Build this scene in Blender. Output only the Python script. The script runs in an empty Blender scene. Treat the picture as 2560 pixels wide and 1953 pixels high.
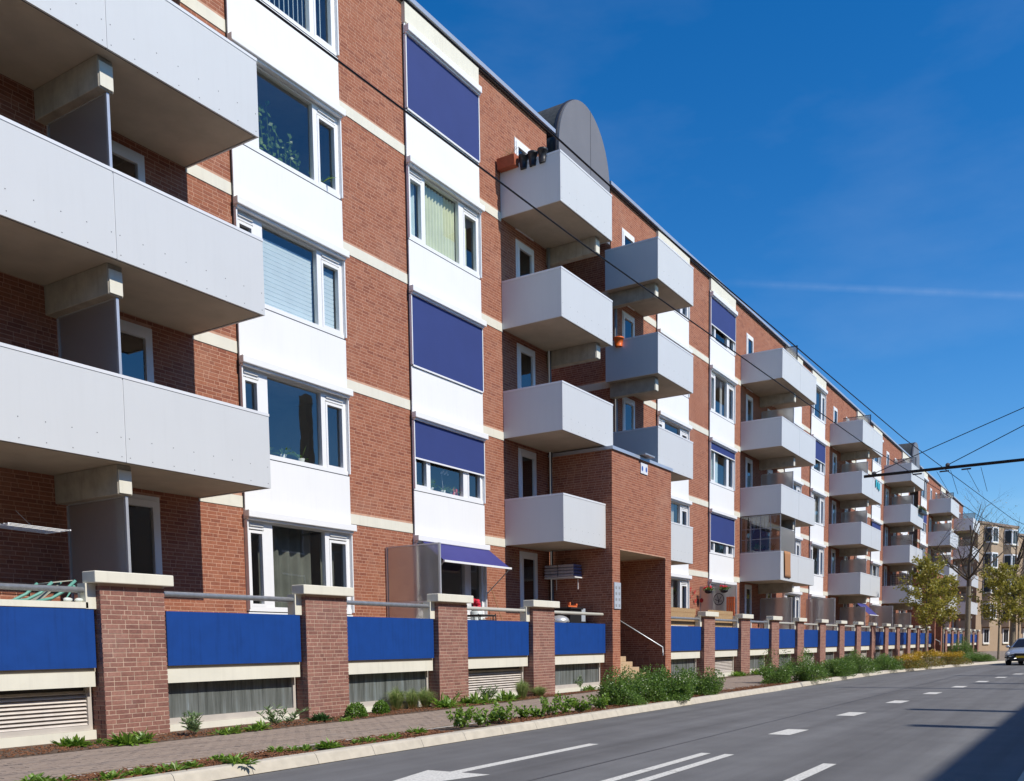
import bpy, math, random
import numpy as np
from mathutils import Matrix, Vector
R = random.Random(7)
rad = math.radians

# ------------------------------------------------------------------ camera
FPX, CX, CY, IW, IH = 2345.5551, 1274.0887, 1811.482, 2560., 1953.
YAW, PITCH, ROLL = 0.5678, -0.0825, -0.0141
CAM = np.array([0., -13.7503, 1.336])
_f = np.array([math.cos(YAW), math.sin(YAW), 0.]); _r = np.array([math.sin(YAW), -math.cos(YAW), 0.]); _u = np.array([0, 0, 1.])
FW = _f*math.cos(PITCH)+_u*math.sin(PITCH); _u2 = -_f*math.sin(PITCH)+_u*math.cos(PITCH)
RT = _r*math.cos(ROLL)+_u2*math.sin(ROLL); UP = -_r*math.sin(ROLL)+_u2*math.cos(ROLL)
scn = bpy.context.scene
cd = bpy.data.cameras.new('camera'); co = bpy.data.objects.new('camera', cd); scn.collection.objects.link(co)
cd.sensor_width = 36.; cd.sensor_fit = 'HORIZONTAL'; cd.lens = FPX/IW*36.
cd.shift_x = (IW/2-CX)/IW; cd.shift_y = (CY-IH/2)/IW
cd.clip_start = .1; cd.clip_end = 3000
M = Matrix(((RT[0], UP[0], -FW[0], CAM[0]), (RT[1], UP[1], -FW[1], CAM[1]), (RT[2], UP[2], -FW[2], CAM[2]), (0, 0, 0, 1)))
co.matrix_world = M; scn.camera = co

# ------------------------------------------------------------------ world, sun, exposure
SUN_EL = 45.
w = bpy.data.worlds.new('World'); scn.world = w; w.use_nodes = True
nt = w.node_tree; nt.nodes.clear()
def N(t, kind, **k):
    n = t.nodes.new(kind)
    for a, b in k.items(): setattr(n, a, b)
    return n
sky = N(nt, 'ShaderNodeTexSky', sky_type='NISHITA', sun_disc=False)
sky.sun_elevation = rad(SUN_EL); sky.sun_rotation = rad(180.); sky.altitude = 60; sky.air_density = 1.; sky.dust_density = .05; sky.ozone_density = 5.
bg = N(nt, 'ShaderNodeBackground'); bg.inputs['Strength'].default_value = .13
out = N(nt, 'ShaderNodeOutputWorld')
# thin cirrus over the whole sky and one contrail, both laid out by direction
tc = N(nt, 'ShaderNodeTexCoord')
mp = N(nt, 'ShaderNodeMapping'); mp.inputs['Scale'].default_value = (1.3, 3.0, 8.5); mp.inputs['Rotation'].default_value = (.2, .35, .5)
nz = N(nt, 'ShaderNodeTexNoise'); nz.inputs['Scale'].default_value = 1.25; nz.inputs['Detail'].default_value = 7; nz.inputs['Roughness'].default_value = .55
cr = N(nt, 'ShaderNodeValToRGB'); cr.color_ramp.elements[0].position = .44; cr.color_ramp.elements[1].position = .88
nt.links.new(tc.outputs['Generated'], mp.inputs[0]); nt.links.new(mp.outputs[0], nz.inputs['Vector']); nt.links.new(nz.outputs['Fac'], cr.inputs[0])
def pdir(u, v):
    d = FW+(u-CX)/FPX*RT-(v-CY)/FPX*UP
    return d/np.linalg.norm(d)
def vmath(op, a, b=None):
    n = N(nt, 'ShaderNodeVectorMath', operation=op); nt.links.new(a, n.inputs[0])
    if b is not None: n.inputs[1].default_value = b
    return n
def smath(op, a, b, clamp=False):
    n = N(nt, 'ShaderNodeMath', operation=op); n.use_clamp = clamp
    for i, x in enumerate((a, b)):
        if x is None: continue
        if isinstance(x, (int, float)): n.inputs[i].default_value = x
        else: nt.links.new(x, n.inputs[i])
    return n.outputs[0]
def contrail(pa, pb, width, gain):
    a, b = pdir(*pa), pdir(*pb); n = np.cross(a, b); n /= np.linalg.norm(n); m = (a+b)/np.linalg.norm(a+b)
    across = smath('ABSOLUTE', vmath('DOT_PRODUCT', tc.outputs['Generated'], tuple(n)).outputs['Value'], None)
    band = smath('SUBTRACT', 1., smath('DIVIDE', across, width), True)
    side = smath('MULTIPLY', smath('SUBTRACT', vmath('DOT_PRODUCT', tc.outputs['Generated'], tuple(m)).outputs['Value'], float(np.dot(a, m))-.004), 60., True)
    return smath('MULTIPLY', smath('MULTIPLY', band, side), gain)
nz2 = N(nt, 'ShaderNodeTexNoise'); nz2.inputs['Scale'].default_value = 60; nz2.inputs['Detail'].default_value = 3
trail = contrail((1830, 708), (2900, 755), .0042, 1.)
trail = smath('MULTIPLY', trail, smath('ADD', nz2.outputs['Fac'], .0))
trail2 = contrail((2380, 1258), (2900, 1250), .005, .5)
cl = smath('ADD', smath('MULTIPLY', cr.outputs[0], .075), smath('MULTIPLY', smath('ADD', trail, trail2), .10), True)
mx = N(nt, 'ShaderNodeMixRGB'); mx.inputs[2].default_value = (7.5, 8.2, 9.2, 1)
hs = N(nt, 'ShaderNodeHueSaturation'); hs.inputs['Saturation'].default_value = 1.33; hs.inputs['Value'].default_value = 1.12; hs.inputs['Hue'].default_value = .504
nt.links.new(sky.outputs[0], hs.inputs['Color']); nt.links.new(hs.outputs[0], mx.inputs[1]); nt.links.new(cl, mx.inputs[0])
nt.links.new(mx.outputs[0], bg.inputs['Color']); nt.links.new(bg.outputs[0], out.inputs['Surface'])
sl = bpy.data.lights.new('sun', 'SUN'); sl.energy = 4.7; sl.angle = rad(.53); sl.color = (1., .945, .865)
so = bpy.data.objects.new('sun', sl); scn.collection.objects.link(so)
so.rotation_euler = Vector((0, math.cos(rad(SUN_EL)), -math.sin(rad(SUN_EL)))).to_track_quat('-Z', 'Y').to_euler()
scn.view_settings.view_transform = 'Standard'; scn.view_settings.look = 'None'
scn.view_settings.exposure = 0.; scn.view_settings.gamma = 1.
scn.cycles.use_denoising = True; scn.cycles.max_bounces = 7; scn.cycles.transparent_max_bounces = 12
scn.cycles.caustics_reflective = False; scn.cycles.caustics_refractive = False

# ------------------------------------------------------------------ pixel -> place helpers
def ray(u, v): return FW+(u-CX)/FPX*RT-(v-CY)/FPX*UP
def gz(u, v, z=.12):
    d = ray(u, v); return CAM+d*((z-CAM[2])/d[2])
def gy(u, v, y):
    d = ray(u, v); return CAM+d*((y-CAM[1])/d[1])
def gx(u, v, x):
    d = ray(u, v); return CAM+d*((x-CAM[0])/d[0])
def depth(p): return float(np.dot(np.asarray(p)-CAM, FW))

# ------------------------------------------------------------------ materials
MATS = {}
def newmat(name):
    m = bpy.data.materials.new(name); m.use_nodes = True; t = m.node_tree; b = t.nodes['Principled BSDF']; MATS[name] = m
    return m, t, b
def ramp(t, fac, stops):
    n = N(t, 'ShaderNodeValToRGB'); e = n.color_ramp.elements
    while len(e) < len(stops): e.new(.5)
    for i, (p, c) in enumerate(stops): e[i].position = p; e[i].color = (*c, 1)
    t.links.new(fac, n.inputs[0]); return n
def noise(t, scale, detail=4, vec=None, rough=.55):
    n = N(t, 'ShaderNodeTexNoise'); n.inputs['Scale'].default_value = scale; n.inputs['Detail'].default_value = detail; n.inputs['Roughness'].default_value = rough
    if vec is None: vec = N(t, 'ShaderNodeNewGeometry').outputs['Position']
    t.links.new(vec, n.inputs['Vector']); return n
def pm(name, col, rough=.6, metal=0., var=.12, scale=3., bump=0., bscale=60., spec=.4, streak=0.):
    m, t, b = newmat(name)
    c = np.array(col); lo = tuple(np.clip(c*(1-var), 0, 1)); hi = tuple(np.clip(c*(1+var*.6), 0, 1))
    n = noise(t, scale, 6); r = ramp(t, n.outputs['Fac'], [(.3, lo), (.7, hi)]); colour = r.outputs[0]
    if streak:
        g = N(t, 'ShaderNodeNewGeometry'); mpn = N(t, 'ShaderNodeMapping'); mpn.inputs['Scale'].default_value = (14, 14, .9)
        t.links.new(g.outputs['Position'], mpn.inputs[0]); n2 = noise(t, 1., 5, mpn.outputs[0])
        r2 = ramp(t, n2.outputs['Fac'], [(.5, (1, 1, 1)), (.75, (1-streak,)*3)])
        mu = N(t, 'ShaderNodeMixRGB', blend_type='MULTIPLY'); mu.inputs[0].default_value = 1.
        t.links.new(colour, mu.inputs[1]); t.links.new(r2.outputs[0], mu.inputs[2]); colour = mu.outputs[0]
    t.links.new(colour, b.inputs['Base Color'])
    b.inputs['Roughness'].default_value = rough; b.inputs['Metallic'].default_value = metal; b.inputs['Specular IOR Level'].default_value = spec
    if bump:
        bn = noise(t, bscale, 4); bp = N(t, 'ShaderNodeBump'); bp.inputs['Strength'].default_value = bump; bp.inputs['Distance'].default_value = .01
        t.links.new(bn.outputs['Fac'], bp.inputs['Height']); t.links.new(bp.outputs[0], b.inputs['Normal'])
    return m
def brickmat(name, cols, haze=.25, hazecol=(.55, .42, .36)):
    m, t, b = newmat(name)
    g = N(t, 'ShaderNodeNewGeometry'); oi = N(t, 'ShaderNodeObjectInfo')
    a = N(t, 'ShaderNodeMath', operation='ADD'); t.links.new(g.outputs['Random Per Island'], a.inputs[0]); t.links.new(oi.outputs['Random'], a.inputs[1])
    fr = N(t, 'ShaderNodeMath', operation='FRACT'); t.links.new(a.outputs[0], fr.inputs[0])
    r = ramp(t, fr.outputs[0], [(i/(len(cols)-1), c) for i, c in enumerate(cols)])
    n = noise(t, 26, 5); mu = N(t, 'ShaderNodeMixRGB', blend_type='MULTIPLY'); mu.inputs[0].default_value = .55
    r2 = ramp(t, n.outputs['Fac'], [(.3, (.62, .6, .6)), (.65, (1.12, 1.1, 1.08))])
    t.links.new(r.outputs[0], mu.inputs[1]); t.links.new(r2.outputs[0], mu.inputs[2])
    nh = noise(t, .85, 6, rough=.65); rh = ramp(t, nh.outputs['Fac'], [(.52, (0, 0, 0)), (.78, (1, 1, 1))])
    mh = N(t, 'ShaderNodeMixRGB'); mh.inputs[2].default_value = (*hazecol, 1)
    hm = N(t, 'ShaderNodeMath', operation='MULTIPLY'); hm.inputs[1].default_value = haze; t.links.new(rh.outputs[0], hm.inputs[0])
    t.links.new(hm.outputs[0], mh.inputs[0]); t.links.new(mu.outputs[0], mh.inputs[1]); t.links.new(mh.outputs[0], b.inputs['Base Color'])
    b.inputs['Roughness'].default_value = .85; b.inputs['Specular IOR Level'].default_value = .25
    bp = N(t, 'ShaderNodeBump'); bp.inputs['Strength'].default_value = .4; bp.inputs['Distance'].default_value = .006
    t.links.new(noise(t, 90, 4).outputs['Fac'], bp.inputs['Height']); t.links.new(bp.outputs[0], b.inputs['Normal'])
    return m
def glassmat(name, tint=(.75, .82, .82), refl=.09, rough=.0):
    m, t, b = newmat(name); t.nodes.remove(b); o = t.nodes['Material Output']
    tr = N(t, 'ShaderNodeBsdfTransparent'); tr.inputs[0].default_value = (*tint, 1)
    gl = N(t, 'ShaderNodeBsdfGlossy'); gl.inputs['Roughness'].default_value = rough
    wv = noise(t, 1.3, 2); bp = N(t, 'ShaderNodeBump'); bp.inputs['Strength'].default_value = .02; bp.inputs['Distance'].default_value = .05
    t.links.new(wv.outputs['Fac'], bp.inputs['Height']); t.links.new(bp.outputs[0], gl.inputs['Normal'])
    ge = N(t, 'ShaderNodeNewGeometry'); dt = N(t, 'ShaderNodeVectorMath', operation='DOT_PRODUCT'); t.links.new(ge.outputs['Normal'], dt.inputs[0]); t.links.new(ge.outputs['Incoming'], dt.inputs[1])
    def mm(op, a, b):
        n = N(t, 'ShaderNodeMath', operation=op)
        for i, q in enumerate((a, b)):
            if isinstance(q, (int, float)): n.inputs[i].default_value = q
            elif q is not None: t.links.new(q, n.inputs[i])
        return n
    ad = mm('ADD', mm('MULTIPLY', mm('POWER', mm('SUBTRACT', 1., mm('ABSOLUTE', dt.outputs['Value'], None).outputs[0]).outputs[0], 5.).outputs[0], .9).outputs[0], .045+refl)
    ms = N(t, 'ShaderNodeMixShader'); t.links.new(ad.outputs[0], ms.inputs[0]); t.links.new(tr.outputs[0], ms.inputs[1]); t.links.new(gl.outputs[0], ms.inputs[2])
    t.links.new(ms.outputs[0], o.inputs['Surface']); return m
def frostmat(name, col, see=.5, rough=.42):
    m, t, b = newmat(name); t.nodes.remove(b); o = t.nodes['Material Output']
    tl = N(t, 'ShaderNodeBsdfTranslucent'); tl.inputs[0].default_value = (*col, 1)
    df = N(t, 'ShaderNodeBsdfDiffuse'); df.inputs[0].default_value = (*[c*.9 for c in col], 1)
    rf = N(t, 'ShaderNodeBsdfRefraction'); rf.inputs['Color'].default_value = (.88, .87, .84, 1); rf.inputs['Roughness'].default_value = rough; rf.inputs['IOR'].default_value = 1.22
    gl = N(t, 'ShaderNodeBsdfGlossy'); gl.inputs['Roughness'].default_value = .3
    def mix(f, a, b2):
        s = N(t, 'ShaderNodeMixShader'); s.inputs[0].default_value = f; t.links.new(a.outputs[0], s.inputs[1]); t.links.new(b2.outputs[0], s.inputs[2]); return s
    x = mix(.5, tl, df); x = mix(see, x, rf); x = mix(.1, x, gl)
    t.links.new(x.outputs[0], o.inputs['Surface']); return m
def leafmat(name, cols, trans=.35):
    m, t, b = newmat(name); o = t.nodes['Material Output']; t.nodes.remove(b)
    g = N(t, 'ShaderNodeNewGeometry'); r = ramp(t, g.outputs['Random Per Island'], [(i/(len(cols)-1), c) for i, c in enumerate(cols)])
    df = N(t, 'ShaderNodeBsdfDiffuse'); tl = N(t, 'ShaderNodeBsdfTranslucent'); gl = N(t, 'ShaderNodeBsdfGlossy'); gl.inputs['Roughness'].default_value = .45
    t.links.new(r.outputs[0], df.inputs[0]); t.links.new(r.outputs[0], tl.inputs[0])
    s = N(t, 'ShaderNodeMixShader'); s.inputs[0].default_value = trans; t.links.new(df.outputs[0], s.inputs[1]); t.links.new(tl.outputs[0], s.inputs[2])
    s2 = N(t, 'ShaderNodeMixShader'); s2.inputs[0].default_value = .05; t.links.new(s.outputs[0], s2.inputs[1]); t.links.new(gl.outputs[0], s2.inputs[2])
    t.links.new(s2.outputs[0], o.inputs['Surface']); return m

brickmat('brick_red', [(.31, .115, .066), (.36, .138, .08), (.335, .125, .07), (.255, .09, .055), (.385, .158, .094), (.345, .13, .071)], .36, (.5, .31, .22))
brickmat('brick_purple', [(.265, .128, .098), (.315, .155, .118), (.22, .103, .082), (.285, .138, .104), (.345, .172, .13)], .25, (.45, .36, .32))
brickmat('brick_beige', [(.44, .34, .23), (.5, .39, .27), (.4, .3, .2), (.47, .35, .24)], .2)
brickmat('paver', [(.32, .25, .195), (.35, .275, .215), (.30, .235, .185), (.335, .262, .205)], .5, (.36, .29, .23))
pm('mortar_red', (.55, .315, .215), .9, var=.2, scale=8, bump=.3)
pm('mortar_purple', (.53, .38, .29), .9, var=.2, scale=8, bump=.3)
pm('paver_joint', (.26, .21, .165), .95, var=.25, scale=20)
pm('white_panel', (.83, .83, .81), .55, var=.02, scale=1.2, bump=.05, bscale=220, streak=.03)
pm('white_frame', (.84, .84, .83), .35, var=.02)
pm('grey_box', (.62, .62, .6), .4, var=.06)
pm('cream', (.74, .71, .59), .65, var=.05, scale=2.5, bump=.08, bscale=120, streak=.07)
pm('balcony_panel', (.605, .62, .62), .5, var=.015, scale=1.2, bump=.03, bscale=260, streak=.02)
pm('panel_cap', (.72, .73, .74), .4, var=.04)
pm('concrete', (.40, .36, .29), .85, var=.22, scale=4, bump=.25, bscale=45, streak=.15)
pm('soffit', (.46, .40, .31), .85, var=.12, scale=2.2, bump=.2, bscale=70)
pm('dark_trim', (.03, .03, .04), .5)
pm('coping', (.50, .54, .60), .35, metal=.4, var=.08, scale=.7)
pm('vault_face', (.19, .185, .19), .45, var=.06, scale=1.5)
pm('vault_roof', (.06, .062, .06), .8, var=.4, scale=8, bump=.5, bscale=25)
pm('blue_panel', (.007, .054, .25), .6, var=.09, scale=4, bump=.12, bscale=150, streak=.2, spec=.25)
pm('screen_blue', (.027, .047, .18), .75, var=.05, scale=1.5, bump=.05, bscale=300)
pm('screen_violet', (.042, .042, .19), .75, var=.08, scale=1.5)
pm('galvanised', (.46, .48, .5), .42, metal=.55, var=.22, scale=9)
pm('aluminium', (.62, .63, .64), .35, metal=.5, var=.08)
pm('rail_cream', (.72, .7, .6), .4, var=.05)
pm('pipe_grey', (.30, .31, .32), .5, var=.1)
pm('louvre', (.62, .56, .5), .55, var=.1, scale=6, streak=.12)
pm('window_sill', (.55, .5, .44), .7, var=.1)
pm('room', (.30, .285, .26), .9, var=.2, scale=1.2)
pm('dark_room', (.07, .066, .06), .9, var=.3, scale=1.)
pm('curtain_green', (.78, .82, .56), .8, var=.08, scale=3)
pm('curtain_teal', (.68, .82, .8), .8, var=.08, scale=3)
pm('curtain_white', (.6, .6, .56), .85, var=.08)
pm('slat_blue', (.74, .86, .88), .7, var=.06)
m, t, b = newmat('asphalt')
g = N(t, 'ShaderNodeNewGeometry'); mpn = N(t, 'ShaderNodeMapping'); mpn.inputs['Scale'].default_value = (.035, .9, 1); t.links.new(g.outputs['Position'], mpn.inputs[0])
r = ramp(t, noise(t, 1.6, 4, mpn.outputs[0], .6).outputs['Fac'], [(.32, (.118, .114, .112)), (.5, (.155, .152, .15)), (.68, (.185, .183, .18))])
r2 = ramp(t, noise(t, 170, 3, None, .8).outputs['Fac'], [(.35, (.72, .72, .72)), (.7, (1.25, 1.25, 1.25))]); r3 = ramp(t, noise(t, 1.3, 5).outputs['Fac'], [(.35, (.9, .9, .9)), (.65, (1.06, 1.06, 1.06))])
mu = N(t, 'ShaderNodeMixRGB', blend_type='MULTIPLY'); mu.inputs[0].default_value = 1.; mu2 = N(t, 'ShaderNodeMixRGB', blend_type='MULTIPLY'); mu2.inputs[0].default_value = 1.
t.links.new(r.outputs[0], mu.inputs[1]); t.links.new(r2.outputs[0], mu.inputs[2]); t.links.new(mu.outputs[0], mu2.inputs[1]); t.links.new(r3.outputs[0], mu2.inputs[2]); t.links.new(mu2.outputs[0], b.inputs['Base Color']); b.inputs['Roughness'].default_value = .85; b.inputs['Specular IOR Level'].default_value = .3
bp = N(t, 'ShaderNodeBump'); bp.inputs['Strength'].default_value = .5; bp.inputs['Distance'].default_value = .006; t.links.new(noise(t, 220, 3).outputs['Fac'], bp.inputs['Height']); t.links.new(bp.outputs[0], b.inputs['Normal'])
pm('paint', (.66, .64, .58), .7, var=.3, scale=38)
pm('kerb', (.52, .47, .38), .85, var=.14, scale=6, bump=.25, bscale=90)
pm('strip_stone', (.40, .35, .29), .9, var=.15, scale=5)
pm('soil', (.13, .085, .055), .95, var=.4, scale=14, bump=.8, bscale=40)
pm('bark', (.24, .105, .05), .9, var=.45, scale=30)
pm('ground', (.16, .15, .13), .95, var=.2)
pm('stone_step', (.50, .36, .22), .8, var=.12, scale=5, bump=.1)
pm('terracotta', (.38, .10, .045), .75, var=.18, scale=14)
pm('orange_plastic', (.75, .14, .02), .45, var=.06)
pm('orange_wood', (.75, .17, .05), .7, var=.12, scale=10)
pm('black_plastic', (.022, .022, .024), .45, var=.1)
pm('dark_metal', (.03, .03, .035), .45, metal=.5)
pm('red_paint', (.5, .03, .03), .5)
pm('red_flower', (.7, .03, .06), .6)
pm('towel', (.42, .21, .10), .95, var=.12, scale=20, bump=.3, bscale=120)
pm('turquoise', (.05, .42, .5), .7)
pm('green_plastic', (.14, .36, .29), .45, var=.08)
pm('canvas_grey', (.42, .42, .34), .85, var=.08)
pm('cushion', (.46, .42, .46), .9, var=.15, scale=14)
pm('cushion_blue', (.14, .15, .30), .9, var=.3, scale=40)
pm('pot_white', (.68, .72, .68), .4)
pm('wood_stick', (.4, .22, .1), .7)
pm('bamboo', (.46, .30, .15), .75, var=.25, scale=22)
pm('sign_grey', (.44, .48, .53), .4, var=.05)
pm('sign_white', (.75, .77, .8), .45)
pm('sign_blue', (.05, .12, .4), .5)
pm('tree_bark', (.24, .20, .14), .95, var=.35, scale=12, bump=.7, bscale=30)
pm('twig', (.10, .075, .055), .9, var=.2)
pm('car_paint', (.52, .56, .62), .25, metal=.55, var=.03, spec=.6)
pm('rubber', (.02, .02, .02), .8)
pm('car_dark', (.015, .015, .018), .3)
pm('plate_yellow', (.75, .5, .03), .5)
pm('wire', (.012, .012, .014), .5)
pm('insulator', (.10, .09, .09), .5)
pm('far_brown', (.26, .20, .16), .9, var=.12, scale=2)
pm('lamp_glass', (.8, .8, .78), .15)
glassmat('glass', (.95, .965, .955), .13); glassmat('glass_dark', (.42, .46, .46), .11)
frostmat('frosted', (.82, .78, .72), .6, .3); frostmat('frosted_clear', (.8, .8, .77), .72, .2); frostmat('frosted_dark', (.5, .45, .42), .5, .3)
m, t, b = newmat('profile_glass')
g = N(t, 'ShaderNodeNewGeometry'); mpn = N(t, 'ShaderNodeMapping'); mpn.inputs['Scale'].default_value = (6, 6, .35); t.links.new(g.outputs['Position'], mpn.inputs[0])
r = ramp(t, noise(t, 1.4, 6, mpn.outputs[0], .7).outputs['Fac'], [(.36, (.08, .088, .082)), (.52, (.15, .162, .152)), (.64, (.2, .23, .235)), (.76, (.5, .57, .62))])
t.links.new(r.outputs[0], b.inputs['Base Color']); b.inputs['Roughness'].default_value = .22
leafmat('leaf_green', [(.14, .26, .03), (.19, .33, .035), (.27, .42, .05), (.15, .27, .05)], .45)
leafmat('leaf_dark', [(.045, .115, .03), (.07, .16, .045), (.11, .22, .05)], .4)
leafmat('leaf_conifer', [(.11, .20, .035), (.16, .28, .05), (.22, .36, .055), (.09, .16, .05)], .48)
leafmat('leaf_lime', [(.12, .24, .025), (.17, .30, .03), (.09, .19, .025)])
leafmat('leaf_olive', [(.34, .31, .05), (.42, .37, .06), (.26, .26, .04), (.50, .40, .06)], .5)
leafmat('leaf_yellow', [(.6, .42, .02), (.5, .28, .02), (.7, .5, .03)], .4)
leafmat('leaf_rust', [(.3, .18, .03), (.40, .27, .04), (.18, .2, .04), (.24, .26, .05)], .4)
leafmat('leaf_blue', [(.15, .24, .08), (.22, .33, .12), (.13, .20, .075)], .45)
leafmat('grass_blade', [(.34, .46, .13), (.25, .38, .09), (.46, .52, .2), (.55, .52, .28)], .55)
leafmat('straw', [(.45, .31, .14), (.36, .24, .1), (.5, .38, .2)], .4)

# ------------------------------------------------------------------ mesh builder
C = scn.collection
class MB:
    def __init__(s): s.v = []; s.f = []
    def box(s, x0, x1, y0, y1, z0, z1, skip=''):
        n = len(s.v)
        s.v += [(x0, y0, z0), (x1, y0, z0), (x1, y1, z0), (x0, y1, z0), (x0, y0, z1), (x1, y0, z1), (x1, y1, z1), (x0, y1, z1)]
        F = {'b': (0, 3, 2, 1), 't': (4, 5, 6, 7), 'f': (0, 1, 5, 4), 'r': (1, 2, 6, 5), 'k': (2, 3, 7, 6), 'l': (3, 0, 4, 7)}
        s.f += [tuple(n+i for i in q) for k, q in F.items() if k not in skip]; return s
    def obox(s, o, a, b, c):
        """box from a corner and three edge vectors"""
        o, a, b, c = map(np.asarray, (o, a, b, c)); n = len(s.v)
        for k in ((0, 0, 0), (1, 0, 0), (1, 1, 0), (0, 1, 0), (0, 0, 1), (1, 0, 1), (1, 1, 1), (0, 1, 1)): s.v.append(tuple(o+a*k[0]+b*k[1]+c*k[2]))
        s.f += [tuple(n+i for i in q) for q in ((0, 3, 2, 1), (4, 5, 6, 7), (0, 1, 5, 4), (1, 2, 6, 5), (2, 3, 7, 6), (3, 0, 4, 7))]; return s
    def poly(s, pts):
        n = len(s.v); s.v += [tuple(p) for p in pts]; s.f.append(tuple(range(n, n+len(pts)))); return s
    def tube(s, pts, r, n=8, cap=True):
        pts = [np.asarray(p, float) for p in pts]; rs = r if hasattr(r, '__len__') else [r]*len(pts); base = len(s.v)
        for i, p in enumerate(pts):
            d = pts[min(i+1, len(pts)-1)]-pts[max(i-1, 0)]; d = d/(np.linalg.norm(d)+1e-12)
            a = np.cross(d, (0, 0, 1.) if abs(d[2]) < .9 else (1., 0, 0)); a /= np.linalg.norm(a); b = np.cross(d, a)
            for k in range(n):
                q = 2*math.pi*k/n; s.v.append(tuple(p+rs[i]*(a*math.cos(q)+b*math.sin(q))))
        for i in range(len(pts)-1):
            for k in range(n): s.f.append((base+i*n+k, base+i*n+(k+1) % n, base+(i+1)*n+(k+1) % n, base+(i+1)*n+k))
        if cap: s.f += [tuple(range(base, base+n)), tuple(range(base+(len(pts)-1)*n, base+len(pts)*n))]
        return s
    def lathe(s, c, prof, n=16):
        base = len(s.v)
        for r, z in prof:
            for k in range(n): q = 2*math.pi*k/n; s.v.append((c[0]+r*math.cos(q), c[1]+r*math.sin(q), c[2]+z))
        for i in range(len(prof)-1):
            for k in range(n): s.f.append((base+i*n+k, base+i*n+(k+1) % n, base+(i+1)*n+(k+1) % n, base+(i+1)*n+k))
        s.f += [tuple(range(base, base+n)), tuple(range(base+(len(prof)-1)*n, base+len(prof)*n))]; return s
    def prism(s, pts, a, b, axis='y'):
        """polygon pts in the other two axes, extruded along axis from a to b"""
        def P(p, t): return {'y': (p[0], t, p[1]), 'x': (t, p[0], p[1]), 'z': (p[0], p[1], t)}[axis]
        n = len(s.v); k = len(pts); s.v += [P(p, a) for p in pts]+[P(p, b) for p in pts]
        s.f += [tuple(range(n, n+k)), tuple(range(n+2*k-1, n+k-1, -1))]
        s.f += [(n+i, n+(i+1) % k, n+k+(i+1) % k, n+k+i) for i in range(k)]; return s
    def ball(s, c, r, n=8, m=6, jit=0):
        prof = []; base = len(s.v); rx, ry, rz = r if hasattr(r, '__len__') else (r, r, r)
        for i in range(m+1):
            th = math.pi*i/m
            for k in range(n):
                q = 2*math.pi*k/n; j = 1+R.uniform(-jit, jit)
                s.v.append((c[0]+rx*j*math.sin(th)*math.cos(q), c[1]+ry*j*math.sin(th)*math.sin(q), c[2]+rz*j*math.cos(th)))
        for i in range(m):
            for k in range(n): s.f.append((base+i*n+k, base+i*n+(k+1) % n, base+(i+1)*n+(k+1) % n, base+(i+1)*n+k))
        return s
    def leaf(s, p, d, w, nrm):
        p, d = np.asarray(p), np.asarray(d); sd = np.cross(d, nrm); L = np.linalg.norm(sd); sd = sd/(L+1e-9)*w
        n = len(s.v); s.v += [tuple(p), tuple(p+d*.5+sd), tuple(p+d), tuple(p+d*.5-sd)]; s.f.append((n, n+1, n+2, n+3))
    def mesh(s, name, mat):
        me = bpy.data.meshes.new(name); me.from_pydata(s.v, [], s.f); me.materials.append(MATS[mat]); return me
    def build(s, name, mat, parent=None, smooth=False, bevel=0.):
        me = s.mesh(name, mat)
        if smooth: me.polygons.foreach_set('use_smooth', [True]*len(me.polygons))
        o = bpy.data.objects.new(name, me); C.objects.link(o)
        if bevel:
            md = o.modifiers.new('bevel', 'BEVEL'); md.width = bevel; md.segments = 2; md.limit_method = 'ANGLE'
        if parent is not None: o.parent = parent; o.matrix_parent_inverse = parent.matrix_world.inverted()
        return o
def tag(o, label, cat, group=None):
    o['label'] = label; o['category'] = cat
    if group: o['group'] = group
    return o
def empty(name, loc, label=None, cat=None, group=None):
    o = bpy.data.objects.new(name, None); C.objects.link(o); o.location = loc; o.matrix_world = Matrix.Translation(loc)
    if label: tag(o, label, cat, group)
    return o
def struct(o): o['kind'] = 'structure'; return o
def stuff(o): o['kind'] = 'stuff'; return o
def inst(name, me, parent, mw):
    o = bpy.data.objects.new(name, me); C.objects.link(o); o.parent = parent; o.matrix_parent_inverse = parent.matrix_world.inverted(); o.matrix_basis = mw
    return o

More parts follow.
